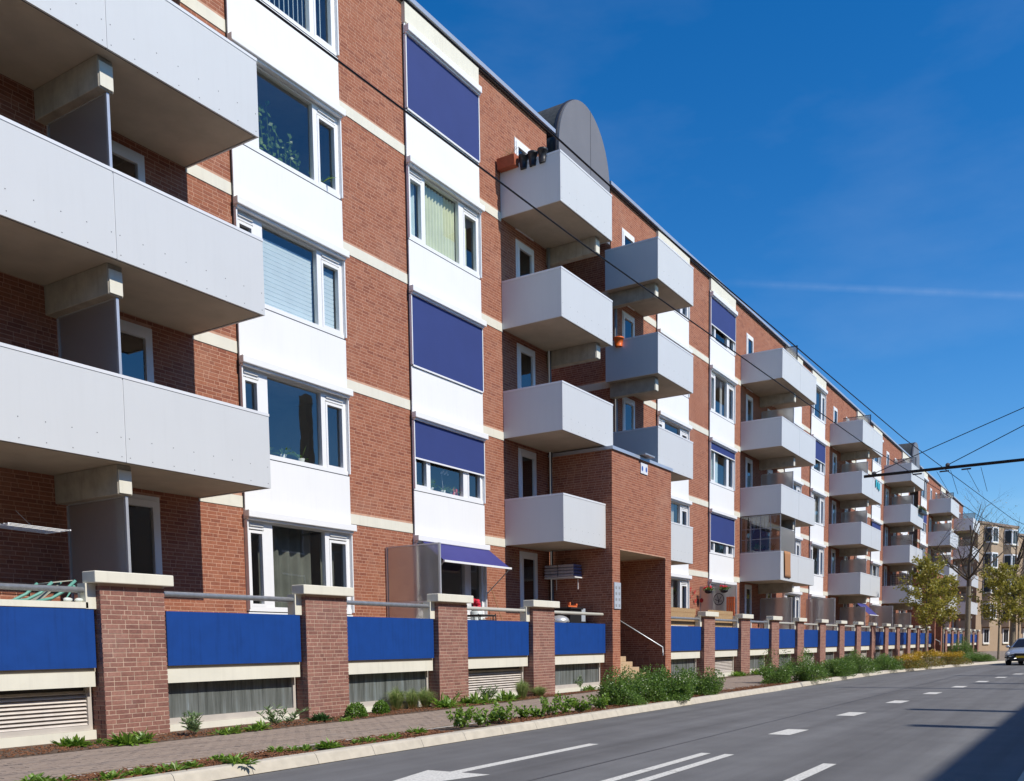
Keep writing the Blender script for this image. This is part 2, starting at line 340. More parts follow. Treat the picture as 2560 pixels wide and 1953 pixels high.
# ------------------------------------------------------------------ brickwork: real bricks proud of a mortar bed
COURSE = 2.8/42
_unit = {}
def unit_brick(mat):
    if mat not in _unit: _unit[mat] = MB().box(0, 1, 0, 1, 0, 1).mesh('brick', mat)
    return _unit[mat]
def brickwork(parent, o, ud, nd, rect, holes, bmat, mmat, single=None, depth_=.03, name='brick_wall', proud=.0028, seed=1, course=COURSE, coarse=False):
    """wall in the plane through o spanned by ud (along) and z; nd points out of the wall; holes = (u0,u1,z0,z1)"""
    rr = random.Random(seed); o = np.asarray(o, float); ud = np.asarray(ud, float); nd = np.asarray(nd, float); up = np.array([0, 0, 1.])
    u0, u1, z0, z1 = rect
    us = sorted({u0, u1}|{min(max(h[i], u0), u1) for h in holes for i in (0, 1)}); zs = sorted({z0, z1}|{min(max(h[i], z0), z1) for h in holes for i in (2, 3)})
    mb = MB()
    for a, b in zip(us, us[1:]):
        for c, d in zip(zs, zs[1:]):
            um, zm = (a+b)/2, (c+d)/2
            if b-a < 1e-4 or d-c < 1e-4 or any(h[0] < um < h[1] and h[2] < zm < h[3] for h in holes): continue
            mb.poly([o+ud*a+up*c, o+ud*b+up*c, o+ud*b+up*d, o+ud*a+up*d])
    wall = mb.build(name, mmat, parent)
    bs = []; L, Hd, J, H = .208, .099, .012, course-.0125
    if coarse: L, Hd = .43, .21
    z = math.ceil((z0-.001)/course)*course
    while z+H <= z1+.004:
        iv = [(u0, u1)]
        for h in holes:
            if h[2] < z+H-.004 and h[3] > z+.004:
                nv = []
                for a, b in iv:
                    if h[1] <= a or h[0] >= b: nv.append((a, b)); continue
                    if h[0] > a: nv.append((a, h[0]))
                    if h[1] < b: nv.append((h[1], b))
                iv = nv
        for a, b in iv:
            x = a-rr.uniform(0, .2)
            while x < b-.02:
                l = L if rr.random() < .8 else Hd
                if b-(x+l) < .05: l = b-x
                xa, xb = max(x, a), min(x+l, b)
                if xb-xa > .03: bs.append((xa, xb, z, proud*rr.uniform(.55, 1.1)))
                x += l+J
        z += course
    big = MB()
    for (a, b, z, p) in bs:
        c = o+ud*a+up*z-nd*depth_
        if single is not None and single(a, b, z):
            A = ud*(b-a); B = nd*(depth_+p); mw = Matrix(((A[0], -B[0], 0, (c+B)[0]), (A[1], -B[1], 0, (c+B)[1]), (0, 0, H, c[2]), (0, 0, 0, 1)))
            q = inst('brick', unit_brick(bmat), wall, mw)
            continue
        n = len(big.v); A = ud*(b-a); B = nd*(depth_+p); D = up*H
        for k in (c, c+A, c+A+B, c+B): big.v.append(tuple(k))
        for k in (c, c+A, c+A+B, c+B): big.v.append(tuple(k+D))
        big.f += [(n+3, n+2, n+6, n+7), (n+4, n+5, n+6, n+7), (n, n+1, n+2, n+3), (n+1, n+2, n+6, n+5), (n, n+3, n+7, n+4)]
    if big.f: stuff(big.build('brickwork', bmat, wall))
    return wall

# ================================================================== GROUND, ROAD, PAVEMENT
struct(MB().poly([(-60, -60, -.03), (1500, -900, -.03), (1500, 900, -.03), (-60, 900, -.03)]).build('ground', 'ground'))
KX = [-20, 10, 26, 36, 42, 48, 55, 61, 70, 80, 95, 115, 140]            # line of the kerb: straight, then bending away
KY = [-6.0, -6.0, -5.97, -5.85, -5.95, -6.65, -7.55, -8.5, -10.2, -12.3, -16.0, -21.5, -29.0]
def ky(x): return float(np.interp(x, KX, KY))
XS = list(np.arange(-20, 36, 4.))+list(np.arange(36, 141, 2.))
def ribbon(name, mat, ya, yb, z, xs=XS, parent=None):
    mb = MB()
    for a, b in zip(xs, xs[1:]): mb.poly([(a, ya(a), z), (b, ya(b), z), (b, yb(b), z), (a, yb(a), z)])
    return mb.build(name, mat, parent)
road = struct(ribbon('road', 'asphalt', lambda x: ky(x)-7.15, lambda x: ky(x)-.02, 0.))
# kerb stones, one by one
kerb = struct(ribbon('kerb_bed', 'soil', lambda x: ky(x)-.01, lambda x: ky(x)+.16, .004))
kme = None
x = 4.0
while x < 75:
    L = 1.0; ya, yb = ky(x), ky(x+L); dx = np.array([L-.006, yb-ya, 0]); n = np.array([-(yb-ya), L, 0])/math.hypot(L, yb-ya)
    if kme is None:
        mk = MB(); mk.prism([(0, .0), (.05, .105), (.075, .125), (.21, .125), (.21, -.02), (0, -.02)], 0, 1, 'x')
        kme = mk.mesh('kerb_stone', 'kerb')
    e = dx
    mw = Matrix(((e[0], n[0], 0, x), (e[1], n[1], 0, ya), (0, 0, 1, 0), (0, 0, 0, 1)))
    inst('kerb_stone', kme, kerb, mw); x += L
# far kerb and pavement on the camera's side
struct(ribbon('far_kerb', 'kerb', lambda x: ky(x)-7.35, lambda x: ky(x)-7.12, .115))
struct(ribbon('far_pavement', 'paver_joint', lambda x: ky(x)-19., lambda x: ky(x)-7.34, .11))
# planting strip along the kerb, edging strip, pavement, planting strip along the wall
PIN = lambda x: -5.12 if x < 24 else -5.12+(ky(x)+.88+5.12 if x > 36 else 0)
POUT = lambda x: float(np.interp(x, [-20, 10, 13, 18, 24, 30, 60, 140], [-2.95, -2.9, -2.75, -2.55, -2.1, -2.3, -2.4, -2.4]))
bed1 = struct(ribbon('kerb_planting_bed', 'soil', lambda x: ky(x)+.15, PIN, .10))
bed2 = struct(ribbon('wall_planting_bed', 'soil', POUT, lambda x: -1.5, .115))
edge = struct(ribbon('edging_strip', 'strip_stone', lambda x: PIN(x)-.02, lambda x: PIN(x)+.13, .108))
pav = struct(ribbon('pavement', 'paver_joint', lambda x: PIN(x)+.13, POUT, .112))
big = MB(); n1 = 0; ume = MB().box(0, 1, 0, 1, 0, 1).mesh('paver', 'paver')
cand = []
yy = -4.98; row = 0
while yy < -2.0:
    xx = 4.5+(.105 if row % 2 else 0)
    while xx < 34:
        if yy+.1 < POUT(xx+.1)-.01: cand.append((xx, yy))
        xx += .21
    yy += .105; row += 1
cand.sort(key=lambda q: (q[0]-4.7)**2+(q[1]+6)**2)
for i, (xx, yy) in enumerate(cand):
    zt = .12+R.uniform(-.0015, .0015)
    if i < 300: inst('paver', ume, pav, Matrix(((.203, 0, 0, xx), (0, .098, 0, yy), (0, 0, .03, zt-.03), (0, 0, 0, 1))))
    else: big.box(xx, xx+.203, yy, yy+.098, zt-.03, zt, 'b')
stuff(big.build('pavers', 'paver', pav))
# bark mulch
mul = MB()
for i in range(9000):
    x = R.uniform(4, 34) if i % 3 else R.uniform(4, 14); y = R.uniform(ky(x)+.2, PIN(x)-.03)
    if noise_gap := (math.sin(x*1.7)+math.sin(x*.63+1) > .9): continue
    a = R.uniform(0, 6.3); l = R.uniform(.02, .075); d = np.array([math.cos(a), math.sin(a), R.uniform(-.3, .3)])*l; s_ = np.array([-math.sin(a), math.cos(a), R.uniform(-.4, .4)])*R.uniform(.006, .014)
    p = np.array([x, y, .103+R.uniform(0, .03)]); mul.obox(p, d, s_, (0, 0, .006))
for i in range(5000):
    x = R.uniform(4, 24); y = R.uniform(POUT(x)+.03, -1.95); a = R.uniform(0, 6.3); l = R.uniform(.015, .05)
    mul.obox((x, y, .117+R.uniform(0, .015)), np.array([math.cos(a), math.sin(a), .1])*l, np.array([-math.sin(a), math.cos(a), .2])*.012, (0, 0, .008))
stuff(tag(mul.build('bark_mulch', 'bark'), 'reddish bark mulch scattered over the planting strips', 'mulch'))
# road markings
def mark(pts, name='lane_marking'): return MB().poly([(p[0], p[1], .004) for p in pts]).build(name, 'paint', road)
for xd, yd in ((13.62, -9.72), (17.62, -9.74), (21.65, -9.83), (25.6, -9.97), (29.45, -10.13), (33.4, -10.32), (37.3, -10.52), (41.1, -10.78), (45.1, -11.15), (49.0, -11.6)):
    sl_ = (ky(xd+2)-ky(xd-2))/4*.8-.03
    mark([(xd, yd-.16), (xd+.95, yd-.16+sl_), (xd+.95, yd+.16+sl_), (xd, yd+.16)])
for y0 in (-9.62, -9.92):
    for a, b in ((4, 7.9), (7.915, 9.2), (9.215, 10.95)): mark([(a, y0-.06), (b, y0-.06), (b, y0+.06), (a, y0+.06)])
mark([(6.0, -11.27), (10.55, -11.27), (10.55, -11.13), (6.0, -11.13)])
ar = MB(); ar.poly([(8.1, -7.95, .004), (11.34, -7.95, .004), (11.34, -7.80, .004), (8.1, -7.80, .004)]); ar.poly([(8.12, -8.32, .0042), (8.12, -7.50, .0042), (6.5, -7.88, .0042)])
ar.build('turn_arrow', 'paint', road)
# tar seams and patches (flat repairs)
MB().poly([(6, -8.92, .0025), (40, -8.95, .0025), (40, -8.93, .0025), (6, -8.90, .0025)]).build('tar_seam', 'dark_trim', road)

# ================================================================== THE LONG APARTMENT BUILDING
BLD = empty('apartment_building', (60, 2, 0), 'long red brick apartment block with grey balconies and white window bays', 'building')
ZT = 15.70
COLS = [(12.38, 15.28), (17.48, 20.39), (31.45, 34.35), (36.59, 39.50), (46.90, 49.75), (51.64, 54.47), (62.22, 65.07), (66.96, 69.79), (77.45, 80.3), (86.2, 89.1), (96.8, 99.65), (101.5, 104.4)]
BALC = [('d', 5.87, 11.39), ('s', 21.45, 24.35), ('s', 27.49, 30.39), ('d', 40.45, 45.87), ('d', 55.77, 61.19), ('d', 71.08, 76.41), ('d', 90.47, 95.71), ('d', 106.3, 112.0)]
REC = [(23.90, 27.94), (81.2, 85.2)]
BANDS = [4.0+2.8*k for k in range(4)]
doors = []                                    # (x0, x1, z0, z1)
def door_top(k): return [3.96, 6.74, 9.52, 12.22, 14.82][k]
for kind, a, b in BALC:
    if kind == 's': xs = [(22.18, 23.12)] if a < 25 else [(28.72, 29.66)]
    else: mid = (a+b)/2; xs = [(mid-2.0, mid-1.08), (mid+1.08, mid+1.92)] if a > 12 else [(6.76, 7.55), (9.70, 10.53)]
    for x0, x1 in xs:
        for k in range(5): doors.append((x0, x1, door_top(k)-2.35, door_top(k), k, a))
edges = sorted([4.3]+[e for c in COLS+REC for e in c]+[113.2])
strips = [(edges[i], edges[i+1]) for i in range(0, len(edges), 2)]
cnt = [0]
def near_brick(a, b, z):
    if a > 11.40 and b < 12.4 and 1.95 < z < 5.6 and cnt[0] < 300: cnt[0] += 1; return True
    return False
for i, (a, b) in enumerate(strips):
    bz = sorted([a]+[e for _, p, q in BALC for e in (p+.02, q-.02) if a < e < b]+[b]); free = [(p, q) for p, q in zip(bz, bz[1:]) if not any(l < (p+q)/2 < h for _, l, h in BALC)]
    holes = [(d[0], d[1], d[2], d[3]) for d in doors if a < d[0] < b]+[(p, q, z, z+.22) for z in BANDS for p, q in free]
    brickwork(BLD, (0, 0, 0), (1, 0, 0), (0, -1, 0), (a, b, 1.1, ZT), holes, 'brick_red', 'mortar_red', near_brick if i == 0 else None, seed=i+3, coarse=a > 75)
    for z in BANDS:                            # cream string courses
        for c, d in free: MB().box(c+.002, d-.002, -.014, .05, z+.004, z+.216).build('string_course', 'cream', BLD)
# soldier course lines over the doors: a slim sill strip under the roof edge
cop = MB(); dk = MB(); MBr = MB()
for a, b in ((4.3, 24.2), (27.72, 81.3), (85.1, 113.2)):
    cop.box(a, b, -.13, .35, ZT+.045, ZT+.15); dk.box(a, b, -.07, .3, ZT-.02, ZT+.046)
cop.build('roof_coping', 'coping', BLD); dk.build('roof_trim', 'dark_trim', BLD)
MBr.box(4.3, 113.2, .36, 11, 15.2, 15.66).build('roof', 'vault_roof', BLD)
MB().box(4.3, 113.2, 10.2, 11, .0, 15.2).build('rear_wall', 'far_brown', BLD)
MB().box(113.19, 113.3, .02, 11, 0, 15.7).build('end_wall', 'far_brown', BLD)

def window(x0, x1, z0, z1, lay, deep=True, far=False, room=True, front=0.0):
    """white three-light window: narrow casement, wide light, narrow casement; lay = x cuts relative to x0"""
    gl, m1, m1e, m2, m2e, gr = lay; y0, y1 = -.035, .06
    fr = MB(); W = x1-x0
    fr.box(x0+.01, x1-.01, y0-.02, y1, z0, z0+.09); fr.box(x0+.01, x1-.01, y0, y1, z1-.07, z1)
    fr.box(x0+.01, x0+.07, y0, y1, z0+.09, z1-.07); fr.box(x1-.11, x1-.01, y0, y1, z0+.09, z1-.07)
    fr.box(x0+m1, x0+m1e, y0-.008, y1, z0+.088, z1-.068); fr.box(x0+m2, x0+m2e, y0-.008, y1, z0+.088, z1-.068)
    fo = fr.build('window', 'white_frame', BLD)
    if not far:
        for a, b in ((x0+.072, x0+m1-.002), (x0+m2e+.002, x1-.112)):      # opening sashes with a vent above
            s = MB(); zt = z1-.22; q = y0-.018; e = .05
            s.box(a, b, q, y1-.02, z0+.092, z0+.092+e); s.box(a, b, q, y1-.02, zt-e, zt); s.box(a, a+e, q, y1-.02, z0+.092+e, zt-e); s.box(b-e, b, q, y1-.02, z0+.092+e, zt-e)
            s.box(a, b, y0-.004, y1-.02, zt+.03, z1-.072)
            s.build('sash', 'white_frame', fo)
            MB().box(a+.02, b-.02, y0-.03, y0+.01, z1-.14, z1-.10).build('vent', 'grey_box', fo)
    zt = z1-.07
    for a, b in ((x0+.07, x0+m1), (x0+m1e, x0+m2), (x0+m2e, x1-.11)):
        MB().poly([(a, .02, z0+.09), (b, .02, z0+.09), (b, .02, zt), (a, .02, zt)]).build('pane', 'glass', fo)
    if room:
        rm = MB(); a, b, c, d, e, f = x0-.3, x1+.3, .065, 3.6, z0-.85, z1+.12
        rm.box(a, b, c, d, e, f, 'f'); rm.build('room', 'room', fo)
    return fo
LAY1 = (.10, .46, .68, 2.13, 2.25, 2.72); LAY2 = (.12, .56, .67, 2.02, 2.21, 2.61)
WIN = {}
for ci, (a, b) in enumerate(COLS):
    lay = (LAY1, LAY2)[ci % 2] if ci != 2 else LAY1; far = ci > 5
    for k in range(5):
        z0 = 4.99+2.8*(k-1); z1 = z0+1.63
        if k == 0: z0, z1 = 2.08, 3.82
        fo = window(a, b, z0, z1, lay, far=far); WIN[(ci, k)] = fo
        # screen housing over the window
        hb = MB(); zb = z1+.003
        if k == 4: hb.box(a-.0, b+.0, -.20, -.071, zb, zb+.15)
        else: hb.box(a-.03, b+.05, -.20, -.071, zb, zb+.135); 
        hb.box(a+.0, b+.0, -.15, -.08, zb-.045, zb)
        hb.build('screen_housing', 'white_frame', fo, bevel=.012)
        if not far:
            for e_ in (a, b-.03): MB().box(e_, e_+.03, -.108, -.04, z0+.03, z1-.046).build('screen_guide', 'white_frame', fo)
        # white spandrel panel above
        if k < 4:
            zp0 = z1-.02; zp1 = 4.99+2.8*k-.015
            MB().box(a+.0, b-.0, -.07, .03, zp0, zp1).build('spandrel_panel', 'white_panel', BLD)
            MB().box(a+.0, b, -.075, .0, zp1+.003, zp1+.015).build('panel_joint', 'dark_trim', BLD)
        else:
            MB().box(a, b, -.07, .03, z1-.02, z1+.20).build('spandrel_panel', 'white_panel', BLD)
            MB().box(a, b, -.10, .03, z1+.22, ZT-.03).build('fascia', 'cream', BLD)
    if True:
        MB().box(a, b, -.06, .03, 1.3, 2.06).build('spandrel_panel', 'white_panel', BLD)
    MB().box(b-.004, b+.008, -.045, .02, 4.0, ZT-.5).build('joint_strip', 'dark_trim', BLD); MB().box(a-.008, a+.004, -.045, .02, 4.0, ZT-.5).build('joint_strip', 'dark_trim', BLD)

# screens, curtains and what shows behind the glass
def screen(ci, k, frac, mat='screen_blue'):
    a, b = COLS[ci]; z1 = 4.99+2.8*(k-1)+1.63; h = 1.60*frac
    o = MB().box(a+.032, b-.032, -.094, -.090, z1-h, z1+.02).build('blind', mat, WIN[(ci, k)])
    MB().box(a+.03, b-.03, -.106, -.078, z1-h-.035, z1-h).build('bottom_bar', 'white_frame', WIN[(ci, k)])
for a_ in ((1, 4, 1.0), (1, 2, 1.0), (1, 1, .55), (3, 4, .66), (3, 2, .2), (3, 1, .70), (5, 3, .62), (7, 2, .4), (9, 3, .5)): screen(*a_)
def curtain(ci, k, u0, u1, mat, y=.16, ztop=None, zbot=None, amp=.03, wl=.13):
    a, b = COLS[ci]; z0 = 4.99+2.8*(k-1)+.05; z1 = z0+1.5
    if k == 0: z0, z1 = 2.1, 3.8
    mb = MB(); n = int((u1-u0)/wl*8)+2; base = 0
    for i in range(n+1):
        x = a+u0+(u1-u0)*i/n; yy = y+amp*math.sin((x-a)/wl*6.283)
        mb.v += [(x, yy, z0 if zbot is None else zbot), (x, yy, z1 if ztop is None else ztop)]
    mb.f = [(2*i, 2*i+2, 2*i+3, 2*i+1) for i in range(n)]
    mb.build('curtain', mat, WIN[(ci, k)], True)
curtain(1, 3, .06, .50, 'curtain_teal'); curtain(1, 3, .66, 2.04, 'curtain_green', y=.12, wl=.12); curtain(1, 3, 2.22, 2.6, 'curtain_green')
curtain(3, 2, .08, .5, 'curtain_teal'); curtain(3, 2, .66, 1.5, 'curtain_teal'); curtain(3, 3, .1, .45, 'curtain_white'); curtain(3, 3, 1.75, 2.0, 'curtain_white')
curtain(2, 1, .7, 2.0, 'curtain_white'); curtain(2, 0, .7, 1.9, 'curtain_white'); curtain(5, 2, 1.2, 2.0, 'curtain_white'); curtain(5, 1, .1, 1.2, 'curtain_white'); curtain(7, 1, .3, 2., 'curtain_white'); curtain(5, 4, .2, .9, 'curtain_white')
pm('reflection_grey', (.17, .18, .15), .9, var=.3, scale=2)  # grey-green painted in place of a pale reflection in the glass
curtain(0, 0, .70, 2.1, 'reflection_grey', y=.35, amp=.05, wl=.3); curtain(0, 0, 2.3, 2.7, 'reflection_grey', y=.3); curtain(1, 0, .2, .6, 'reflection_grey')  # curtain sheets added here to imitate the reflection in the ground-floor panes
for i in range(16):                                                       # vertical slats, W1 top
    a = COLS[0][0]+.72+i*.125; MB().obox((a, .12, 13.42), (.05, .04, 0), (.004, -.005, 0), (0, 0, 1.5)).build('slat', 'slat_blue', WIN[(0, 4)])
for i in range(3): a = COLS[0][0]+2.3+i*.15; MB().obox((a, .12, 13.42), (.05, .04, 0), (.004, -.005, 0), (0, 0, 1.5)).build('slat', 'slat_blue', WIN[(0, 4)])
for u0, u1, nz_, in ((.70, 2.10, 15), (2.30, 2.74, 14)):                    # venetian blind, W1 second floor
    for i in range(nz_):
        z = 7.90+i*.085; MB().obox((COLS[0][0]+u0, .10, z), (u1-u0, 0, 0), (0, .03, -.0), (0, -.006, .074)).build('slat', 'slat_blue', WIN[(0, 2)])

# ------------------------------------------------------------------ doors
for (x0, x1, z0, z1, k, a0) in doors:
    if a0 > 80 and k == 0: pass
    y0, y1 = -.02, .05; f = MB()
    f.box(x0+.004, x0+.055, y0, y1, z0, z1-.004); f.box(x1-.055, x1-.004, y0, y1, z0, z1-.004); f.box(x0+.055, x1-.055, y0, y1, z1-.075, z1-.004)
    s = .095
    f.box(x0+.058, x0+.058+s, y0-.02, y1-.02, z0, z1-.08); f.box(x1-.058-s, x1-.058, y0-.02, y1-.02, z0, z1-.08)
    f.box(x0+.058+s, x1-.058-s, y0-.02, y1-.02, z1-.08-.11, z1-.08); f.box(x0+.058+s, x1-.058-s, y0-.02, y1-.02, z0, z0+.2)
    d = f.build('balcony_door', 'white_frame', BLD)
    MB().poly([(x0+.15, .0, z0+.2), (x1-.15, .0, z0+.2), (x1-.15, .0, z1-.18), (x0+.15, .0, z1-.18)]).build('pane', 'glass', d)
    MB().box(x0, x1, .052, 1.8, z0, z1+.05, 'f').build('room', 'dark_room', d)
    if a0 < 70: MB().tube([(x1-.11, -.045, z0+1.05), (x1-.11, -.075, z0+1.05), (x1-.20, -.075, z0+1.05)], .01, 6).build('handle', 'aluminium', d)

# ------------------------------------------------------------------ balconies
PB = -1.80
def balcony(kind, x0, x1, k, left=True, right=True, beam=None, partition=None, rivets=False, label=None):
    zb, zt = 4.045+2.81*(k-1), 5.265+2.81*(k-1); mid = (x0+x1)/2 if x0 > 12 else 8.63
    sl = MB().box(x0+.045, x1-.045, PB+.05, -.0, zb+.012, zb+.20).build('balcony', 'soffit', BLD)
    cuts = [(x0, x1)] if kind == 's' else [(x0, mid-.008), (mid+.008, x1)]
    for a, b in cuts: MB().box(a, b, PB, PB+.035, zb, zt-.045).build('front_panel', 'balcony_panel', sl)
    if kind == 'd': MB().box(mid-.03, mid+.03, PB+.012, PB+.034, zb+.01, zt-.05).build('joint_strip', 'panel_cap', sl)
    if left: MB().box(x0+.001, x0+.034, PB+.036, -.012, zb, zt-.045).build('side_panel', 'balcony_panel', sl)
    if right: MB().box(x1-.034, x1-.001, PB+.036, -.012, zb, zt-.045).build('side_panel', 'balcony_panel', sl)
    cp = MB(); cp.box(x0-.008, x1+.008, PB-.008, PB+.06, zt-.044, zt)
    if left: cp.box(x0-.008, x0+.05, PB+.0605, -.012, zt-.044, zt)
    if right: cp.box(x1-.05, x1+.008, PB+.0605, -.012, zt-.044, zt)
    cp.build('parapet_cap', 'panel_cap', sl)
    MB().box(x0+.036, x1-.036, PB+.036, PB+.046, zb-.004, zb+.02).build('drip_edge', 'dark_trim', sl)
    if rivets:
        rv = MB()
        for a, b in cuts:
            for i in range(8):
                x = a+.06+(b-a-.12)*i/7
                for z in (zb+.07, zb+.34): rv.box(x-.0055, x+.0055, PB-.003, PB+.001, z-.0055, z+.0055)
        rv.build('panel_screws', 'dark_trim', sl)
    if beam is not None:
        MB().box(beam-.12, beam+.12, -1.56, .0, zb-.42, zb+.010).build('beam', 'concrete', sl, bevel=.012)
        MB().box(beam-.105, beam+.105, -1.58, -1.561, zb-.40, zb-.07).build('beam_end', 'cream', sl)
    if partition is not None:
        px, ptop, mat = partition; z0 = zt if True else zt
        z0 = zb-2.81+1.22 if k > 1 else 1.2
        p = MB(); p.box(px-.006, px+.006, -1.49, -.10, z0-.95, ptop); po = p.build('partition', mat, sl)
        fr = MB(); fr.box(px-.022, px+.022, -1.535, -1.492, z0-1., zb-.43 if ptop > zb-.6 else ptop+.03); fr.box(px-.018, px+.018, -.10, -.065, z0-1., ptop); fr.box(px-.016, px+.016, -1.49, -.10, ptop+.002, ptop+.03)
        fr.build('partition_frame', 'aluminium', po)
    return sl
BO = {}
for bi, (kind, a, b) in enumerate(BALC):
    for k in range(1, 5):
        x0, x1 = a, b; left = right = True; beam = None; part = None; zb = 4.045+2.81*(k-1)
        if bi == 0:
            beam = 8.76; part = (8.80, zb-.44, 'frosted_dark' if k > 1 else 'frosted_clear')
        elif bi == 1:
            if k == 1: x1 = 23.855; right = False
            beam = 23.92 if k > 2 else None
        elif bi == 2:
            if k == 1: x0 = 28.035; left = False
            beam = 27.92 if k > 2 else None
        else:
            mid = (a+b)/2; beam = mid+.02; part = (mid+.02, zb-.66, 'frosted')
        BO[(bi, k)] = balcony(kind, x0, x1, k, left, right, beam, part, rivets=bi in (0, 1, 2))
    if kind == 'd' and bi > 0:                 # free-standing screen on the top balcony
        mid = (a+b)/2+.02; zt = 5.265+2.81*3; po = MB().box(mid-.006, mid+.006, -1.62, -.10, zt-1., zt+.78).build('partition', 'frosted_clear', BO[(bi, 4)])
        fr = MB(); fr.box(mid-.02, mid+.02, -1.66, -1.622, zt-1., zt+.81); fr.box(mid-.016, mid+.016, -1.62, -.1, zt+.782, zt+.81); fr.build('partition_frame', 'dark_metal', po)
# drain pipes
for px in (23.78, 28.06):
    p = MB(); p.tube([(px, -.10, 1.2), (px, -.10, 12.6)], .045, 10); o = p.build('drain_pipe', 'pipe_grey', BLD, True)
# ------------------------------------------------------------------ stair recess with barrel-vaulted top, and the entrance portals
for ri, (a, b) in enumerate(REC):
    back = 2.6
    hol = [(.05, 99, z, z+.22) for z in BANDS]
    if ri == 0:
        brickwork(BLD, (b, 0, 0), (0, 1, 0), (-1, 0, 0), (0.0, back, 4.0, ZT), hol, 'brick_red', 'mortar_red', seed=50, name='recess_wall')
        brickwork(BLD, (a, 0, 0), (0, 1, 0), (1, 0, 0), (0.0, back, 4.0, ZT), hol, 'brick_red', 'mortar_red', seed=51, name='recess_wall')
        for z in BANDS:
            MB().box(b-.014, b+.05, .06, back, z+.004, z+.216).build('string_course', 'cream', BLD)
    st = MB().box(a, b, back, back+.1, 4, ZT).build('stair_wall', 'brick_red', BLD)
    for k in range(4):
        z = 4.4+2.8*k; wf = MB(); wf.box(a+.3, b-.3, back-.06, back-.002, z, z+.07); wf.box(a+.3, b-.3, back-.06, back-.002, z+1.9, z+1.97); wf.box(a+.3, a+.37, back-.06, back-.002, z+.07, z+1.9); wf.box(b-.37, b-.3, back-.06, back-.002, z+.07, z+1.9); wf.box((a+b)/2-.04, (a+b)/2+.04, back-.06, back-.002, z+.07, z+1.9)
        wo = wf.build('window', 'white_frame', st); MB().poly([(a+.37, back-.03, z+.07), (b-.37, back-.03, z+.07), (b-.37, back-.03, z+1.9), (a+.37, back-.03, z+1.9)]).build('pane', 'glass_dark', wo)
    # vault
    c = (a+b)/2+.13; rr_ = 1.615; spr = 15.55; va, vb = c-rr_, c+rr_
    arc = [(c-rr_*math.cos(q), spr+rr_*1.12*math.sin(q)) for q in np.linspace(0, math.pi, 33)]
    vf = MB().prism([(va, 13.9)]+arc+[(vb, 13.9)], -.10, -.02).build('vault_front', 'vault_face', BLD)
    MB().box(c+.33, c+.342, -.104, -.099, 14, spr+1.76).build('seam', 'dark_trim', vf)
    big_ = [(c-(rr_+.02)*math.cos(q), spr+(rr_*1.12+.015)*math.sin(q)) for q in np.linspace(0, math.pi, 33)]
    MB().prism([(va-.02, 14.6)]+big_+[(vb+.02, 14.6)], .0, 3.0).build('vault_roof', 'vault_roof', BLD, False)
    MB().prism([(va-.035, spr-.8)]+[(c-(rr_+.035)*math.cos(q), spr+(rr_*1.12+.03)*math.sin(q)) for q in np.linspace(0, math.pi, 33)]+[(vb+.035, spr-.8)], -.018, .06).build('vault_edge', 'dark_trim', BLD)

def portal(a, b, ztop, yf, zo, px0, px1, seed, single=None):
    P = empty('entrance_portal', ((a+b)/2, yf, .1)); P.parent = BLD; P.matrix_parent_inverse = BLD.matrix_world.inverted(); P.matrix_basis = Matrix.Identity(4)
    P.matrix_world = Matrix.Identity(4)
    brickwork(P, (0, yf, 0), (1, 0, 0), (0, -1, 0), (a, b, .06, ztop), [(px0, px1, -1, zo)], 'brick_red', 'mortar_red', single, seed=seed, name='front_wall')
    brickwork(P, (a, 0, 0), (0, -1, 0), (-1, 0, 0), (0, -yf, .06, ztop), [], 'brick_red', 'mortar_red', seed=seed+1, name='side_wall')
    brickwork(P, (b, 0, 0), (0, -1, 0), (1, 0, 0), (0, -yf, .06, ztop), [], 'brick_red', 'mortar_red', seed=seed+2, name='side_wall')
    brickwork(P, (px1, 0, 0), (0, 1, 0), (-1, 0, 0), (yf, 3.0, .06, zo), [], 'brick_red', 'mortar_red', seed=seed+3, name='inner_wall')
    brickwork(P, (px0, 0, 0), (0, 1, 0), (1, 0, 0), (yf, 3.0, .06, zo), [], 'brick_red', 'mortar_red', seed=seed+4, name='inner_wall')
    MB().box(px0-.01, px1+.01, yf+.01, 3.0, zo+.002, zo+.12).build('ceiling', 'soffit', P)
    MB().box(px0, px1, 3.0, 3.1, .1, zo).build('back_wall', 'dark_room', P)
    MB().box(a+.02, b-.02, yf+.02, 0, ztop-.2, ztop-.02).build('portal_roof', 'vault_roof', P)
    cpm = MB(); cpm.box(a-.04, b+.04, yf-.05, yf+.25, ztop+.002, ztop+.09); cpm.box(a-.04, a+.2, yf+.251, 0, ztop+.002, ztop+.09); cpm.build('coping', 'coping', P)
    for i in range(11):
        z = .2+.16*i; y = yf+.22-(.68-z)/.16*.22
        MB().box(px0+.012, px0+1.76, y, 3.0, z-.16 if i else .05, z).build('step', 'stone_step', P, bevel=.01)
    MB().tube([(px1-.06, yf+.06, 1.0), (px1-.06, yf+.06, 1.26), (px1-.06, yf+1.55, 2.13), (px1-.06, .6, 2.75)], .022, 8).build('handrail', 'galvanised', P, True)
    return P
cntp = [0]
def near_p(a, b, z):
    if z < 3.9 and cntp[0] < 300: cntp[0] += 1; return True
    return False
PORT = portal(23.86, 28.03, 6.74, -2.0, 4.03, 24.35, 27.58, 70, near_p)
PORT2 = portal(81.6, 85.6, 6.74, -2.0, 4.03, 82.1, 85.1, 80)
